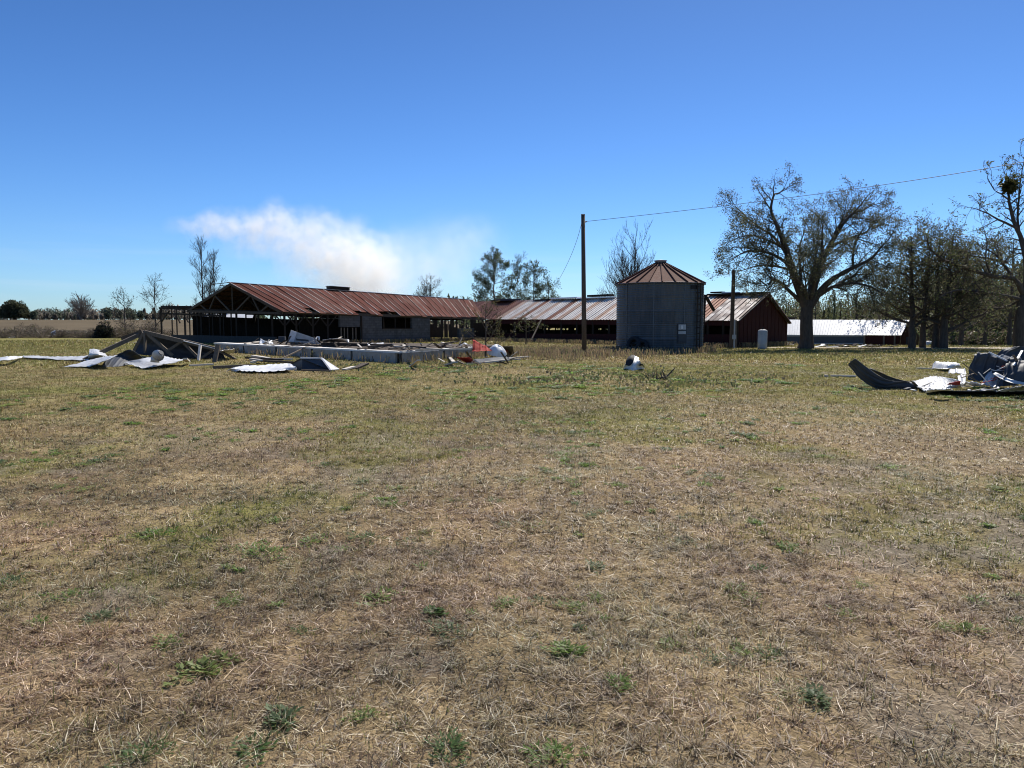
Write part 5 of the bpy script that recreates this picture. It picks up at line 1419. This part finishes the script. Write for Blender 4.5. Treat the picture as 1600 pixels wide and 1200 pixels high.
far_tree("bare_tree", "small forked bare tree standing left of the stripped barn frame", 243, 436, 84, 38, 403, lv=LVS, nl=10, first=.3, up=.7, r0=.10, leaf=dict(per=1, size=.12, pal=LP_TAN, spread=.1, keep=.3))
far_tree("sparse_tree", "small sparse-leaved tree growing from the brush row at left", 195, 459, 86, 34, 404, lv=LVS, nl=10, first=.3, up=.5, r0=.09, leaf=dict(per=2, size=.15, pal=LP_OAK, spread=.12, keep=.5))
far_tree("sparse_tree", "low bare-topped tree peeping over the ridge of the rusty barn", 667, 434, 118, 50, 405, lv=LVS, nl=10, first=.3, up=.7, r0=.12, stems=3, leaf=dict(per=2, size=.18, pal=LP_TAN, spread=.15, keep=.35))
far_tree("evergreen_tree", "tallest leafy evergreen behind the meeting of the two barn roofs", 772, 393, 105, 80, 406, lv=LVS, nl=26, first=.10, up=.35, r0=.16, leaf=dict(per=8, size=.21, pal=LP_EVER, spread=.16, keep=.8))
far_tree("sparse_tree", "slim half-bare tree between two leafy evergreens behind the wing", 808, 404, 107, 44, 407, lv=LVB, nl=14, first=.15, up=.8, r0=.12, leaf=dict(per=3, size=.17, pal=LP_EVER, spread=.14, keep=.6))
far_tree("evergreen_tree", "leafy tree nearest the service wire behind the wing roof", 834, 413, 104, 62, 408, lv=LVS, nl=18, first=.12, up=.5, r0=.13, leaf=dict(per=7, size=.20, pal=LP_EVER, spread=.15, keep=.75))
far_tree("evergreen_tree", "low leafy tree at the right end of the group behind the wing roof", 857, 436, 106, 46, 409, lv=LVS, nl=14, first=.12, up=.4, r0=.1, leaf=dict(per=7, size=.18, pal=LP_EVER, spread=.15, keep=.7))
far_tree("bare_tree", "wide bare tree with fanned upright branches behind the grain bin", 985, 357, 88, 104, 410, lv=[dict(n=1.9, len=1.6, ang=30, up=.14, rmin=.015, rmax=.035, wig=.1, steps=4), dict(n=2.2, len=.9, ang=30, up=.10, rmin=.011, wig=.12, steps=3), dict(n=1.5, len=.5, ang=30, up=.08, rmin=.008, steps=2)], nl=15, first=.10, up=.85, r0=.12, stems=6, upright=1.2)
b = P(23, 505, 240); b.z = tz(b.x, b.y)
dm = thing("dome_oak", "dense dome-shaped dark tree at the far left edge of the field", "tree", tuple(b))
mb = MB(); mb.tube([(b.x, b.y, b.z - .3), (b.x + .2, b.y, b.z + 1.2), (b.x, b.y, b.z + 3.5)], [.5, .4, .25], 8); mb.build("trunk", M['bark'], dm)
q = np.random.default_rng(31); n = 9000
ph = q.normal(0, 1, (n, 3)); ph /= np.linalg.norm(ph, axis=1, keepdims=True); ph[:, 2] = np.abs(ph[:, 2])
lump = 1 + .22 * (fbm(ph[:, 0] * 2 + 5, ph[:, 1] * 2 + ph[:, 2] * 2, 1.5, 3) - .5) * 2
o_ = ph * (q.random((n, 1)) ** .3 * lump[:, None]) * np.array([4.6, 4.0, 5.3]) + np.array([b.x, b.y, b.z + .7])
a_ = q.normal(0, .17, (n, 3)); b_ = q.normal(0, .10, (n, 3))
np_mesh("crown", np.stack([o_ - a_, o_ + b_, o_ + a_, o_ - b_], 1).reshape(-1, 3), np.arange(4 * n).reshape(-1, 4),
        np.repeat(np.array([(.05, .06, .03), (.07, .075, .04), (.09, .09, .05)])[q.integers(0, 3, n)], 4, 0), M['leaf'], parent=dm, off=tuple(b))
far_tree("bare_tree", "pale bare tree rising above the distant wood at left", 126, 466, 236, 42, 412, lv=[dict(n=1.2, len=2.2, ang=36, up=.1, rmin=.05, steps=4), dict(n=1.4, len=1.4, ang=36, up=.06, rmin=.04, steps=3)], nl=16, first=.15, up=.8, r0=.3, stems=3, m='bark_pale')
# young tree growing by the slab's right end
b = gl(759, 560, -.02)
auto_tree("young_tree", "young dark-stemmed tree with thin olive leaves at the slab's right end", b, P(760, 478, b.y).z, 1.1, .045, 413, lv=[dict(n=2.5, len=.6, ang=48, up=.05, rmin=.009, wig=.2, steps=4), dict(n=4, len=.3, ang=45, rmin=.006, steps=3)], nl=12, first=.25, up=.6, r_tip=.012, leaf=dict(per=5, size=.085, pal=[(.11, .10, .04), (.08, .085, .03), (.14, .11, .05), (.05, .06, .025)], spread=.06, asp=.5, keep=.8))
b = P(822, 531, 58.5); b.z = 0
auto_tree("young_tree", "dark vine-like sapling under the wing eave behind the young tree", b, 2.3, 1.0, .05, 414, lv=[dict(n=2.5, len=.6, ang=48, up=.0, rmin=.01, steps=3)], nl=10, first=.5, up=.2, r_tip=.012, leaf=dict(per=10, size=.12, pal=LP_DARK, spread=.10, keep=.9))

# ---- far woods: one mass
def wood(name, spots, hs, dens, size, pal, seed, k1=.35, k2=.7):
    q = np.random.default_rng(seed); VV = []; CC = []; n0 = 0; FT = []; VT = []; nt_ = 0
    pal = np.array(pal)
    for (x, y), h in zip(spots, hs):
        z0 = tz(x, y) - .2; w = h * q.uniform(.22, .36); cz = h * q.uniform(.5, .62)
        kind = q.random()
        n = int(dens * q.uniform(.7, 1.2))
        if kind < k1:                                   # bushy
            ph = q.normal(0, 1, (n, 3)); ph /= np.linalg.norm(ph, axis=1, keepdims=True)
            o = ph * (q.random((n, 1)) ** .45) * np.array([w * 1.2, w * 1.2, h * .45]) + np.array([x, y, z0 + cz])
        elif kind < k2:                                  # pine-like: narrowing upward
            f = q.random(n) ** .8; a = q.random(n) * 6.28; rr_ = w * .8 * (1.05 - f) * q.random(n) ** .5
            o = np.stack([x + rr_ * np.cos(a), y + rr_ * np.sin(a), z0 + h * (.18 + .82 * f)], -1)
        else:                                            # thin scrub of upright wisps
            n = int(n * .55); f = q.random(n); a = q.random(n) * 6.28; rr_ = w * (.2 + f) * q.random(n) ** .6
            o = np.stack([x + rr_ * np.cos(a), y + rr_ * np.sin(a), z0 + h * f], -1)
        base = pal[q.integers(0, len(pal))]
        c = base * q.uniform(.65, 1.35, (n, 1))
        a = q.normal(0, 1, (n, 3)) * [1, 1, 1.8]; a /= np.linalg.norm(a, axis=1, keepdims=True); b = np.cross(a, q.normal(0, 1, (n, 3))); b /= np.linalg.norm(b, axis=1, keepdims=True)
        sz = size * q.uniform(.5, 1.3, (n, 1)); asp = .55 if kind < k2 else .18
        VV.append(np.stack([o - a * sz, o + b * sz * asp, o + a * sz, o - b * sz * asp], 1).reshape(-1, 3)); CC.append(np.repeat(c, 4, 0))
        # trunk
        r_ = .012 * h + .03; lx = q.normal(0, .04 * h, 2)
        t4 = np.array([[-r_, -r_, 0], [r_, -r_, 0], [r_, r_, 0], [-r_, r_, 0]])
        VV.append(np.vstack([t4 + [x, y, z0], t4 * .3 + [x + lx[0], y + lx[1], z0 + h * .9]])[[0, 1, 5, 4, 1, 2, 6, 5, 2, 3, 7, 6, 3, 0, 4, 7]]); CC.append(np.tile([.075, .062, .05], (16, 1)))
    V_ = np.vstack(VV); C_ = np.vstack(CC)
    o = np_mesh(name, V_, np.arange(len(V_)).reshape(-1, 4), C_, M['leaf']); return props(o, kind='stuff')
rw = random.Random(77)
sp = []; hs = []
for k in range(260):                                     # left: across the field
    Y = rw.uniform(240, 300); px = rw.uniform(-60, 330)
    sp.append(((px - 800) / F * Y, Y)); hs.append(Y / F * rw.uniform(9, 21) if px < 250 else Y / F * rw.uniform(12, 26))
props(wood("far_woods", sp, hs, 150, .42, [(.20, .175, .14), (.16, .15, .12), (.10, .12, .085), (.09, .11, .08), (.24, .21, .17)], 1, .55, .66), "grey-brown winter wood along the far edge of the field at left", "woods")  # palette lightened with grey to carry the distance haze
sp = []; hs = []
for k in range(150):                                     # behind the barns
    Y = rw.uniform(150, 185); px = rw.uniform(330, 1230)
    sp.append(((px - 800) / F * Y, Y)); hs.append(Y / F * (rw.uniform(44, 58) if 690 < px < 760 else rw.uniform(34, 44)) - 0)
props(wood("far_woods", sp, hs, 150, .34, LP_EVER, 2), "dark treetops showing just above the barn roofs", "woods")
sp = []; hs = []
for k in range(330):                                     # right: behind the shed and the drive
    px = rw.uniform(1190, 1680); Y = rw.uniform(142, 190) if px < 1450 else rw.uniform(82, 150)
    x = (px - 800) / F * Y; zg = tz(x, Y)
    ytop = rw.uniform(452, 490) if px < 1440 else rw.uniform(400, 480)
    sp.append((x, Y)); hs.append(P(px, ytop, Y).z - zg)
props(wood("far_woods", sp, hs, 420, .20, [(.10, .12, .05), (.13, .14, .06), (.16, .15, .085), (.12, .12, .07), (.08, .10, .05), (.13, .115, .075)], 3, .62, .9), "dark mixed wood behind the white-roofed shed and the drive", "woods")
# scrubby understorey at the foot of the right-hand wood
# ---- brush row on the left
def brush(name, label, spots, hmax, n, size, pal, seed, thin=.16, cat="brush", kind='stuff'):
    q = np.random.default_rng(seed); VV = []; CC = []; pal = np.array(pal)
    for (x, y, w, h) in spots:
        ph = q.normal(0, 1, (n, 3)); ph /= np.linalg.norm(ph, axis=1, keepdims=True); ph[:, 2] = np.abs(ph[:, 2])
        o = ph * (q.random((n, 1)) ** .5) * np.array([w, w * .7, h]) + np.array([x, y, tz(x, y)])
        a = q.normal(0, 1, (n, 3)); a /= np.linalg.norm(a, axis=1, keepdims=True); b = np.cross(a, q.normal(0, 1, (n, 3))); b /= np.linalg.norm(b, axis=1, keepdims=True)
        sz = size * q.uniform(.4, 1.5, (n, 1))
        VV.append(np.stack([o - a * sz, o + b * sz * thin, o + a * sz, o - b * sz * thin], 1).reshape(-1, 3)); CC.append(np.repeat(pal[q.integers(0, len(pal), n)] * q.uniform(.7, 1.3, (n, 1)), 4, 0))
    V_ = np.vstack(VV); off = (float(V_[:, 0].mean()), float(V_[:, 1].mean()), 0)
    o = np_mesh(name, V_, np.arange(len(V_)).reshape(-1, 4), np.vstack(CC), M['leaf'], off=off)
    return props(o, label, cat, kind=kind)
BR = [(.15, .12, .09), (.11, .085, .065), (.19, .155, .12), (.075, .06, .045), (.10, .095, .05)]
sp = []
for k in range(70):
    px = rw.uniform(-60, 262); Y = rw.uniform(82, 90); hb_ = .9 + .9 * (5 < px < 95) * rw.random() + 1.6 * (px > 185) * rw.random()
    sp.append(((px - 800) / F * Y, Y, rw.uniform(1, 2.0), hb_ * rw.uniform(.7, 1.2)))
brush("brush_row", "tangled grey-brown brush row along the far edge of the left turf", sp, 2, 420, .28, BR, 5, thin=.07)
sp = [((165 - 800) / F * 83, 83, 1.15, 2.0), ((160 - 800) / F * 83.5, 83.6, .8, 1.5)]
brush("dark_bush", "round dark bush standing in the brush row left of the collapsed roof", sp, 2, 900, .13, [(.03, .03, .022), (.045, .04, .03), (.035, .04, .022)], 6, thin=.5, cat="bush", kind=None)
sp = []
for k in range(70):
    px = rw.uniform(1480, 1680); Y = rw.uniform(72, 90); sp.append(((px - 800) / F * Y, Y, rw.uniform(1, 2.4), rw.uniform(.6, 2.0)))
for k in range(50):
    px = rw.uniform(1205, 1480); Y = rw.uniform(136, 145); sp.append(((px - 800) / F * Y, Y, rw.uniform(2, 4), rw.uniform(1, 3.2)))
brush("undergrowth", "dark scrubby undergrowth at the foot of the right-hand wood", sp, 2, 420, .26, LP_DARK + BR[:2], 7, thin=.3)

# ================================================================ SMOKE
def smoke(name, label, blobs, dens, seed, col_=(.995, .99, .97), nscale=.06, pad=1.25, aniso=.5, lo=.26, hi=.6):
    """Drifting smoke as one closed volume; blobs = soft lumps (centre pixel, depth, radius in pixels, turn, weight)."""
    cs = [(P(px, py, Y), rx / F * Y, ry / F * Y, rot, w) for (px, py, Y, rx, ry, rot, w) in blobs]
    R_ = [max(rx, ry) * pad for _, rx, ry, _, _ in cs]
    lo_ = Vector([min(c[0][k] - r for c, r in zip(cs, R_)) for k in range(3)]); hi_ = Vector([max(c[0][k] + r for c, r in zip(cs, R_)) for k in range(3)])
    lo_.z = max(lo_.z, 4); cen = (lo_ + hi_) / 2
    ym = max(min(rx, ry) for _, rx, ry, _, _ in cs) * 1.2
    mb = MB(); mb.box((lo_.x, cen.y - ym, lo_.z), (hi_.x, cen.y + ym, hi_.z))
    m = bpy.data.materials.new(name + "_volume"); m.use_nodes = True; nt = m.node_tree; nt.nodes.clear(); N = nt.nodes.new; L = nt.links.new
    out = N("ShaderNodeOutputMaterial"); pv = N("ShaderNodeVolumePrincipled")
    pv.inputs["Color"].default_value = (*col_, 1); pv.inputs["Anisotropy"].default_value = aniso
    L(pv.outputs[0], out.inputs["Volume"])
    tc = N("ShaderNodeTexCoord")
    n1 = N("ShaderNodeTexNoise"); n1.inputs["Scale"].default_value = nscale; n1.inputs["Detail"].default_value = 4; n1.inputs["Roughness"].default_value = .6
    of = N("ShaderNodeVectorMath"); of.inputs[1].default_value = (seed * 13.1, seed * 7.7, seed * 3.3); L(tc.outputs["Object"], of.inputs[0]); L(of.outputs[0], n1.inputs["Vector"])
    # wobble the coordinates so the lumps have curled outlines
    sb = N("ShaderNodeVectorMath"); sb.operation = 'SUBTRACT'; sb.inputs[1].default_value = (.5, .5, .5); L(n1.outputs["Color"], sb.inputs[0])
    sc_ = N("ShaderNodeVectorMath"); sc_.operation = 'SCALE'; sc_.inputs[3].default_value = 1.1 / nscale * .8; L(sb.outputs[0], sc_.inputs[0])
    ad = N("ShaderNodeVectorMath"); L(tc.outputs["Object"], ad.inputs[0]); L(sc_.outputs[0], ad.inputs[1])
    org = Vector((float(np.mean([v[0] for v in mb.v])), float(np.mean([v[1] for v in mb.v])), min(v[2] for v in mb.v)))
    acc = None
    for c, rx, ry, rot, w in cs:
        mp = N("ShaderNodeMapping"); mp.vector_type = 'TEXTURE'
        mp.inputs["Location"].default_value = tuple(c - org); mp.inputs["Rotation"].default_value = (0, -R(rot), 0); mp.inputs["Scale"].default_value = (rx, min(rx, ry) * 1.1, ry)
        L(ad.outputs[0], mp.inputs[0])
        g = N("ShaderNodeTexGradient"); g.gradient_type = 'SPHERICAL'; L(mp.outputs[0], g.inputs[0])
        mu = N("ShaderNodeMath"); mu.operation = 'MULTIPLY'; mu.inputs[1].default_value = w; L(g.outputs["Fac"], mu.inputs[0])
        if acc is None: acc = mu.outputs[0]
        else:
            a = N("ShaderNodeMath"); a.operation = 'ADD'; L(acc, a.inputs[0]); L(mu.outputs[0], a.inputs[1]); acc = a.outputs[0]
    n2 = N("ShaderNodeTexNoise"); n2.inputs["Scale"].default_value = nscale * 1.9; n2.inputs["Detail"].default_value = 6; n2.inputs["Roughness"].default_value = .62; L(of.outputs[0], n2.inputs["Vector"])
    mr = N("ShaderNodeMapRange"); mr.inputs[1].default_value = lo; mr.inputs[2].default_value = hi; L(n2.outputs[0], mr.inputs[0])
    pw = N("ShaderNodeMath"); pw.operation = 'POWER'; pw.inputs[1].default_value = 1.35; L(acc, pw.inputs[0])
    m1 = N("ShaderNodeMath"); m1.operation = 'MULTIPLY'; L(pw.outputs[0], m1.inputs[0]); L(mr.outputs[0], m1.inputs[1])
    m2 = N("ShaderNodeMath"); m2.operation = 'MULTIPLY'; m2.inputs[1].default_value = dens; L(m1.outputs[0], m2.inputs[0])
    L(m2.outputs[0], pv.inputs["Density"])
    o = mb.build(name, m); return props(o, label, "smoke")
smoke("smoke_plume", "thick white smoke plume leaning left above the rusty barn roof",
      [(582, 455, 600, 72, 70, 0, 1.2), (550, 420, 600, 92, 60, 30, 1.3), (505, 392, 600, 98, 52, 25, 1.3), (440, 366, 600, 105, 44, 14, 1.2),
       (370, 351, 600, 100, 32, 4, 1.0), (315, 353, 600, 70, 24, 0, .8), (428, 332, 600, 36, 28, 20, .7), (610, 400, 600, 80, 55, 30, .4)], .06, 1, lo=.33, hi=.60, col_=(1.0, .985, .955))
smoke("smoke_haze", "thin veil of smoke drifting right of the thick white plume",
      [(690, 400, 640, 120, 75, 10, .7), (640, 430, 640, 110, 60, 0, .7), (740, 370, 640, 70, 40, 10, .45)], .019, 4, nscale=.035, col_=(1.0, .99, .97))

# ================================================================ GRASS
NEAR = np.array([0.0, 0.0])
def inside_slab(x, y):
    pts = [sA_, sB_, sC_, sC_ + back * .8, sA_ + back]; m = np.ones(len(x), bool)
    for a, b in zip(pts, pts[1:] + pts[:1]): m &= ((b.x - a.x) * (y - a.y) - (b.y - a.y) * (x - a.x)) > -.05
    return m
def sites(dens, d0, d1, half=R(40)):
    n = int(dens * half * (d1 * d1 - d0 * d0))
    d = np.sqrt(RNG.uniform(d0 * d0, d1 * d1, n)); a = RNG.uniform(-half, half, n)
    return d * np.sin(a), d * np.cos(a)
def palette(X, Y, n):
    g, b, bare, fl = zones(X, Y)
    u = RNG.random(n); c = np.empty((n, 3))
    keys = ['straw', 'tan', 'brown', 'pale']
    w = np.stack([.28 - .1 * b, .32 - .05 * b, .25 + .34 * b, .15 - .05 * b + .12 * bare], 1); w = np.cumsum(w / w.sum(1, keepdims=True), 1)
    k = (u[:, None] > w).sum(1).clip(0, 3)
    c = np.array([PAL[q] for q in keys])[k]
    gm = RNG.random(n) < g * .62
    mixg = np.clip(RNG.random((n, 1)) + .25 * sm(6, 14, np.hypot(X, Y))[:, None], 0, 1)
    c = c * (1 + np.array([-.15, -.13, -.36]) * sm(6, 18, np.hypot(X, Y))[:, None])
    gc = PAL['olive'] * mixg + PAL['green'] * (1 - mixg)
    c = np.where(gm[:, None], gc, c)
    t = fbm(X - 20, Y + 15, 2.6, 3)[:, None]; t2 = fbm(X + 8, Y + 52, .9, 3)[:, None]
    c = c * (.76 + .48 * np.clip((t - .25) / .5, 0, 1)) * (1 + np.array([.06, -.02, .02]) * np.clip((t2 - .5) * 6, -1, 1))
    return c * RNG.uniform(.65, 1.4, (n, 1)), gm, bare
def blades(dens, d0, d1, wid, ln, lay, tri1=False):
    X, Y = sites(dens, d0, d1)
    # clumpy: pull part of the blades toward tuft centres
    cell = .16 + .012 * d1 * .3
    ix = np.floor(X / cell); iy = np.floor(Y / cell)
    h = lambda a: np.modf(np.abs(np.sin(ix * 12.9898 + iy * 78.233 + a) * 43758.5453))[0]
    cx = (ix + h(0)) * cell; cy = (iy + h(2.3)) * cell
    pull = (RNG.random(len(X)) < .45) * RNG.uniform(.35, .9, len(X))
    X = X + (cx - X) * pull; Y = Y + (cy - Y) * pull
    n1 = fbm(X, Y, 1.1, 3); n3 = fbm(X + 30, Y, 4.5, 2)
    g0, b0, bare0, fl0 = zones(X, Y)
    keep = (RNG.random(len(X)) < np.clip(.35 + 1.2 * (n3 - .25), .12, 1) * (1 - .45 * bare0)) & ~inside_slab(X, Y) & (fl0 < .4)
    X, Y = X[keep], Y[keep]; n = len(X); n1 = n1[keep]
    c, gm, bare = palette(X, Y, n)
    Z = terrain(X, Y) + (fbm(X, Y, 1.3, 4) - .5) * .07 * sm(60, 10, np.hypot(X, Y)) - .004
    az = RNG.uniform(0, 2 * np.pi, n)
    flat = (RNG.random(n) < lay) & ~gm
    lean = np.where(flat, RNG.uniform(R(62), R(92), n), np.abs(RNG.normal(R(22), R(18), n)))
    L_ = ln * RNG.lognormal(0, .38, n) * np.where(flat, 1.25, .5 + .5 * n1)
    W_2 = wid * RNG.uniform(.6, 1.4, n) * .5
    z0 = np.where(flat, RNG.uniform(0, ln * .35, n), 0) + Z
    d = np.stack([np.cos(az) * np.sin(lean), np.sin(az) * np.sin(lean), np.cos(lean)], 1)
    s_ = np.stack([-np.sin(az), np.cos(az), RNG.uniform(-.5, .5, n) * flat], 1); s_ /= np.linalg.norm(s_, axis=1, keepdims=True)
    o = np.stack([X, Y, z0], 1); s_ = s_ * W_2[:, None]
    if tri1:
        Vv = np.stack([o - s_, o + s_, o + d * L_[:, None]], 1).reshape(-1, 3); Fv = np.arange(3 * n).reshape(-1, 3); k = 3
    else:
        lean2 = lean + RNG.uniform(.1, .9, n) * np.where(flat, .25, 1.0)
        d2 = np.stack([np.cos(az) * np.sin(lean2), np.sin(az) * np.sin(lean2), np.cos(lean2)], 1)
        side2 = s_ * (RNG.normal(0, 1.2, (n, 1)))
        m_ = o + d * (L_ * .55)[:, None]; t = m_ + d2 * (L_ * .5)[:, None] + side2 * 2
        t[:, 2] = np.maximum(t[:, 2], Z + .003)
        Vv = np.stack([o - s_, o + s_, m_ + s_ * .85, m_ - s_ * .85, t], 1).reshape(-1, 3)
        b = np.arange(n)[:, None] * 5
        Fv = np.stack([b + [0, 1, 2], b + [0, 2, 3], b + [3, 2, 4]], 1).reshape(-1, 3); k = 5
    return Vv, Fv, np.repeat(c, k, 0)
parts = [blades(14500, 1.5, 5.5, .0034, .040, .72), blades(5600, 5.5, 10, .0050, .042, .68), blades(2300, 10, 17, .008, .042, .55),
         blades(950, 17, 32, .014, .045, .45, True), blades(150, 32, 62, .035, .075, .2, True), blades(40, 62, 84, .08, .10, .2, True)]
Vs = []; Fs = []; Cs = []; n0 = 0
for v, f, c in parts:
    Vs.append(v); Fs.append(f + n0); Cs.append(c); n0 += len(v)
gr = np_mesh("dry_grass", np.vstack(Vs), np.vstack(Fs), np.vstack(Cs), M['grass']); props(gr, "short dry brown and olive pasture grass", "grass", kind='stuff')

# low green weeds scattered through the dry grass
wp = [(240, 835, 1.2), (405, 862, 1.6), (485, 845, 1.1), (540, 858, 1.2), (325, 848, 1.0), (130, 765, 1), (105, 935, 1.2), (15, 910, 1.0), (595, 935, 1.0), (360, 940, .8), (830, 825, 1.3), (1070, 850, 1.0),
      (1115, 1035, 1.0), (1240, 1090, 1.3), (640, 845, 1.4), (700, 985, .9), (845, 940, .8), (885, 1020, .7), (1170, 940, .7), (1325, 965, .6), (320, 1045, 1.1), (225, 1180, .8), (395, 1170, .8), (700, 1170, .8), (865, 1180, .8),
      (1230, 860, .9), (510, 730, .9), (715, 705, 1.3), (1285, 715, 1.0), (265, 1010, .8), (160, 970, .7), (470, 990, .5), (75, 820, .6), (790, 945, .6), (1410, 745, 1), (580, 705, 1), (880, 712, 1.6), (1110, 745, 1.2), (1390, 730, 1),
      (965, 760, .8), (610, 790, .8), (1560, 690, 1.2), (820, 750, 1.4), (430, 815, .7), (570, 840, 1.1), (1040, 1010, .6), (930, 885, .6), (1475, 985, .5), (440, 1120, .7)]
sx = []; 
for px, py, k in wp: g_ = G(px, py); sx.append((g_.x, g_.y, .064 * k * (1 + .06 * g_.y)))
rx_ = random.Random(8)
k = 0
while k < 620:                                          # loose patches rather than an even scatter
    d = math.sqrt(rx_.uniform(6, 520)); a = rx_.uniform(-R(38), R(38)); x, y = d * math.sin(a), d * math.cos(a)
    if float(fbm(np.array([x + 70]), np.array([y]), .45, 3)[0]) < rx_.uniform(.42, .62): continue
    k += 1; sx.append((x, y, rx_.uniform(.012, .055) * (1 + .05 * d)))
for k in range(230):                                    # greener weedy belt before the slab and across the middle
    px = rx_.uniform(520, 1250); Y = rx_.uniform(20, 29.5) ; x = (px - 800) / F * Y
    if float(fbm(np.array([x]), np.array([Y]), .35, 3)[0]) > .50: sx.append((x, Y, rx_.uniform(.06, .16)))
VV = []; CC = []
q = np.random.default_rng(4)
for (x, y, r_) in sx:
    d = math.hypot(x, y); n = int(np.clip(q.uniform(260, 620) * (r_ / .1) / (1 + d * .08), 12, 650))
    sc_ = max(.019, .0027 * d) * q.uniform(.65, 1.45); wd_ = q.uniform(.45, 1.25)
    a = q.uniform(0, 6.28, n); rr_ = r_ * q.random(n) ** .55 * (1 + .45 * np.sin(2 * a + x * 9) + .4 * np.sin(5 * a + y * 7)) * 1.25
    o = np.stack([x + rr_ * np.cos(a), y + rr_ * np.sin(a) * 1.1, np.zeros(n)], 1); o[:, 2] = terrain(o[:, 0], o[:, 1]) + (fbm(o[:, 0], o[:, 1], 1.3, 4) - .5) * .07 * sm(60, 10, np.hypot(o[:, 0], o[:, 1])) + q.uniform(0, .02, n)
    az = a + q.normal(0, .9, n); el_ = q.uniform(.02, .6, n); ln = sc_ * q.uniform(.5, 1.5, n) * (1.2 if d < 8 else 1)
    dv = np.stack([np.cos(az) * np.cos(el_), np.sin(az) * np.cos(el_), np.sin(el_)], 1) * ln[:, None]
    sd = np.stack([-np.sin(az), np.cos(az), q.uniform(-.4, .4, n)], 1) * (ln * q.uniform(.12, .24, n) * wd_)[:, None]
    VV.append(np.stack([o, o + dv * .5 + sd, o + dv, o + dv * .5 - sd], 1).reshape(-1, 3))
    pal = np.array([(.15, .24, .05), (.18, .26, .06), (.10, .17, .05), (.22, .27, .08), (.13, .18, .08)]); base = pal[q.integers(0, 5)]
    CC.append(np.repeat(base * q.uniform(.65, 1.35, (n, 1)), 4, 0))
V_ = np.vstack(VV)
props(np_mesh("green_weeds", V_, np.arange(len(V_)).reshape(-1, 4), np.vstack(CC), M['weed']), "low green leafy weeds scattered in the dry grass", "weeds", kind='stuff')

# tall dead weeds along the barns and between slab and pole
def stalks(name, label, spots, hmin, hmax, wid, pal, seed, sprd=.07):
    q = np.random.default_rng(seed); VV = []; CC = []; pal = np.array(pal)
    for (x, y) in spots:
        n = 9; o = np.array([x, y, tz(x, y) - .02]) + q.normal(0, sprd, (n, 3)) * [1, 1, 0]
        h = q.uniform(hmin, hmax, n); t = np.stack([q.normal(0, .22, n) * h, q.normal(0, .22, n) * h, h], 1)
        sd = np.stack([np.full(n, wid), q.normal(0, wid, n), np.zeros(n)], 1)
        VV.append(np.stack([o - sd * .5, o + sd * .5, o + t + sd * .9, o + t - sd * .9], 1).reshape(-1, 3)); CC.append(np.repeat(pal[q.integers(0, len(pal), n)] * q.uniform(.7, 1.3, (n, 1)), 4, 0))
    V_ = np.vstack(VV); return props(np_mesh(name, V_, np.arange(len(V_)).reshape(-1, 4), np.vstack(CC), M['grass']), label, "weeds", kind='stuff')
sp = []
DW = [(.24, .18, .11), (.30, .22, .13), (.17, .13, .085), (.22, .205, .09)]
for k in range(900):
    px = rx_.gauss(900, 75) if k < 780 else rx_.uniform(700, 800); Y = rx_.gauss(40, 3.2); x = (px - 800) / F * Y
    if px > 955 and Y > 40.2: continue
    sp.append((x, Y))
for k in range(900):                                    # at the foot of the wing, gable and barn
    t = rx_.uniform(0, LW); p = C2 + dW * t - Vector((.6, .5, 0)) * rx_.uniform(.2, 2.2); sp.append((p.x, p.y))
for k in range(160):
    f = rx_.random(); p = C2.lerp(GR, f) + Vector((dq.y, -dq.x, 0)).normalized() * rx_.uniform(.1, .6); sp.append((p.x, p.y))
for k in range(420):
    t = rx_.uniform(0, LE); p = NC + dE * t - dG * rx_.uniform(.1, .5); sp.append((p.x, p.y))
for k in range(260):
    f = rx_.random(); q0, q1 = (sA_, sB_) if k % 3 else (sB_, sC_); nn_ = n1 if k % 3 else n2
    p = q0.lerp(q1, f) + nn_ * rx_.uniform(.22, .5)
    if k % 4 == 0: sp.append((p.x, p.y))
for k in range(260):
    a = rx_.uniform(0, 6.28); rr_ = br + rx_.uniform(.2, .6); sp.append((bx + rr_ * math.cos(a), by + rr_ * math.sin(a)))
stalks("dead_weeds", "tall dead brown weeds around the barns and the tall pole", sp, .06, .38, .012, DW, 12, .16)
sp = []
for px, py, n in ((1440, 551, 30), (1300, 556, 20), (700, 572, 40), (600, 573, 40), (870, 590, 40), (1000, 592, 50), (1120, 590, 30), (560, 560, 30)):
    for k in range(n): p = G(px + rx_.gauss(0, 70), py + rx_.gauss(0, 7)); sp.append((p.x, p.y))
sp = [p for p in sp if not inside_slab(np.array([p[0]]), np.array([p[1]]))[0]]
stalks("dark_weeds", "dark leafy weeds standing in the grass before the pole", sp, .03, .11, .03, [(.14, .16, .06), (.16, .17, .07), (.18, .15, .09)], 13, .3)
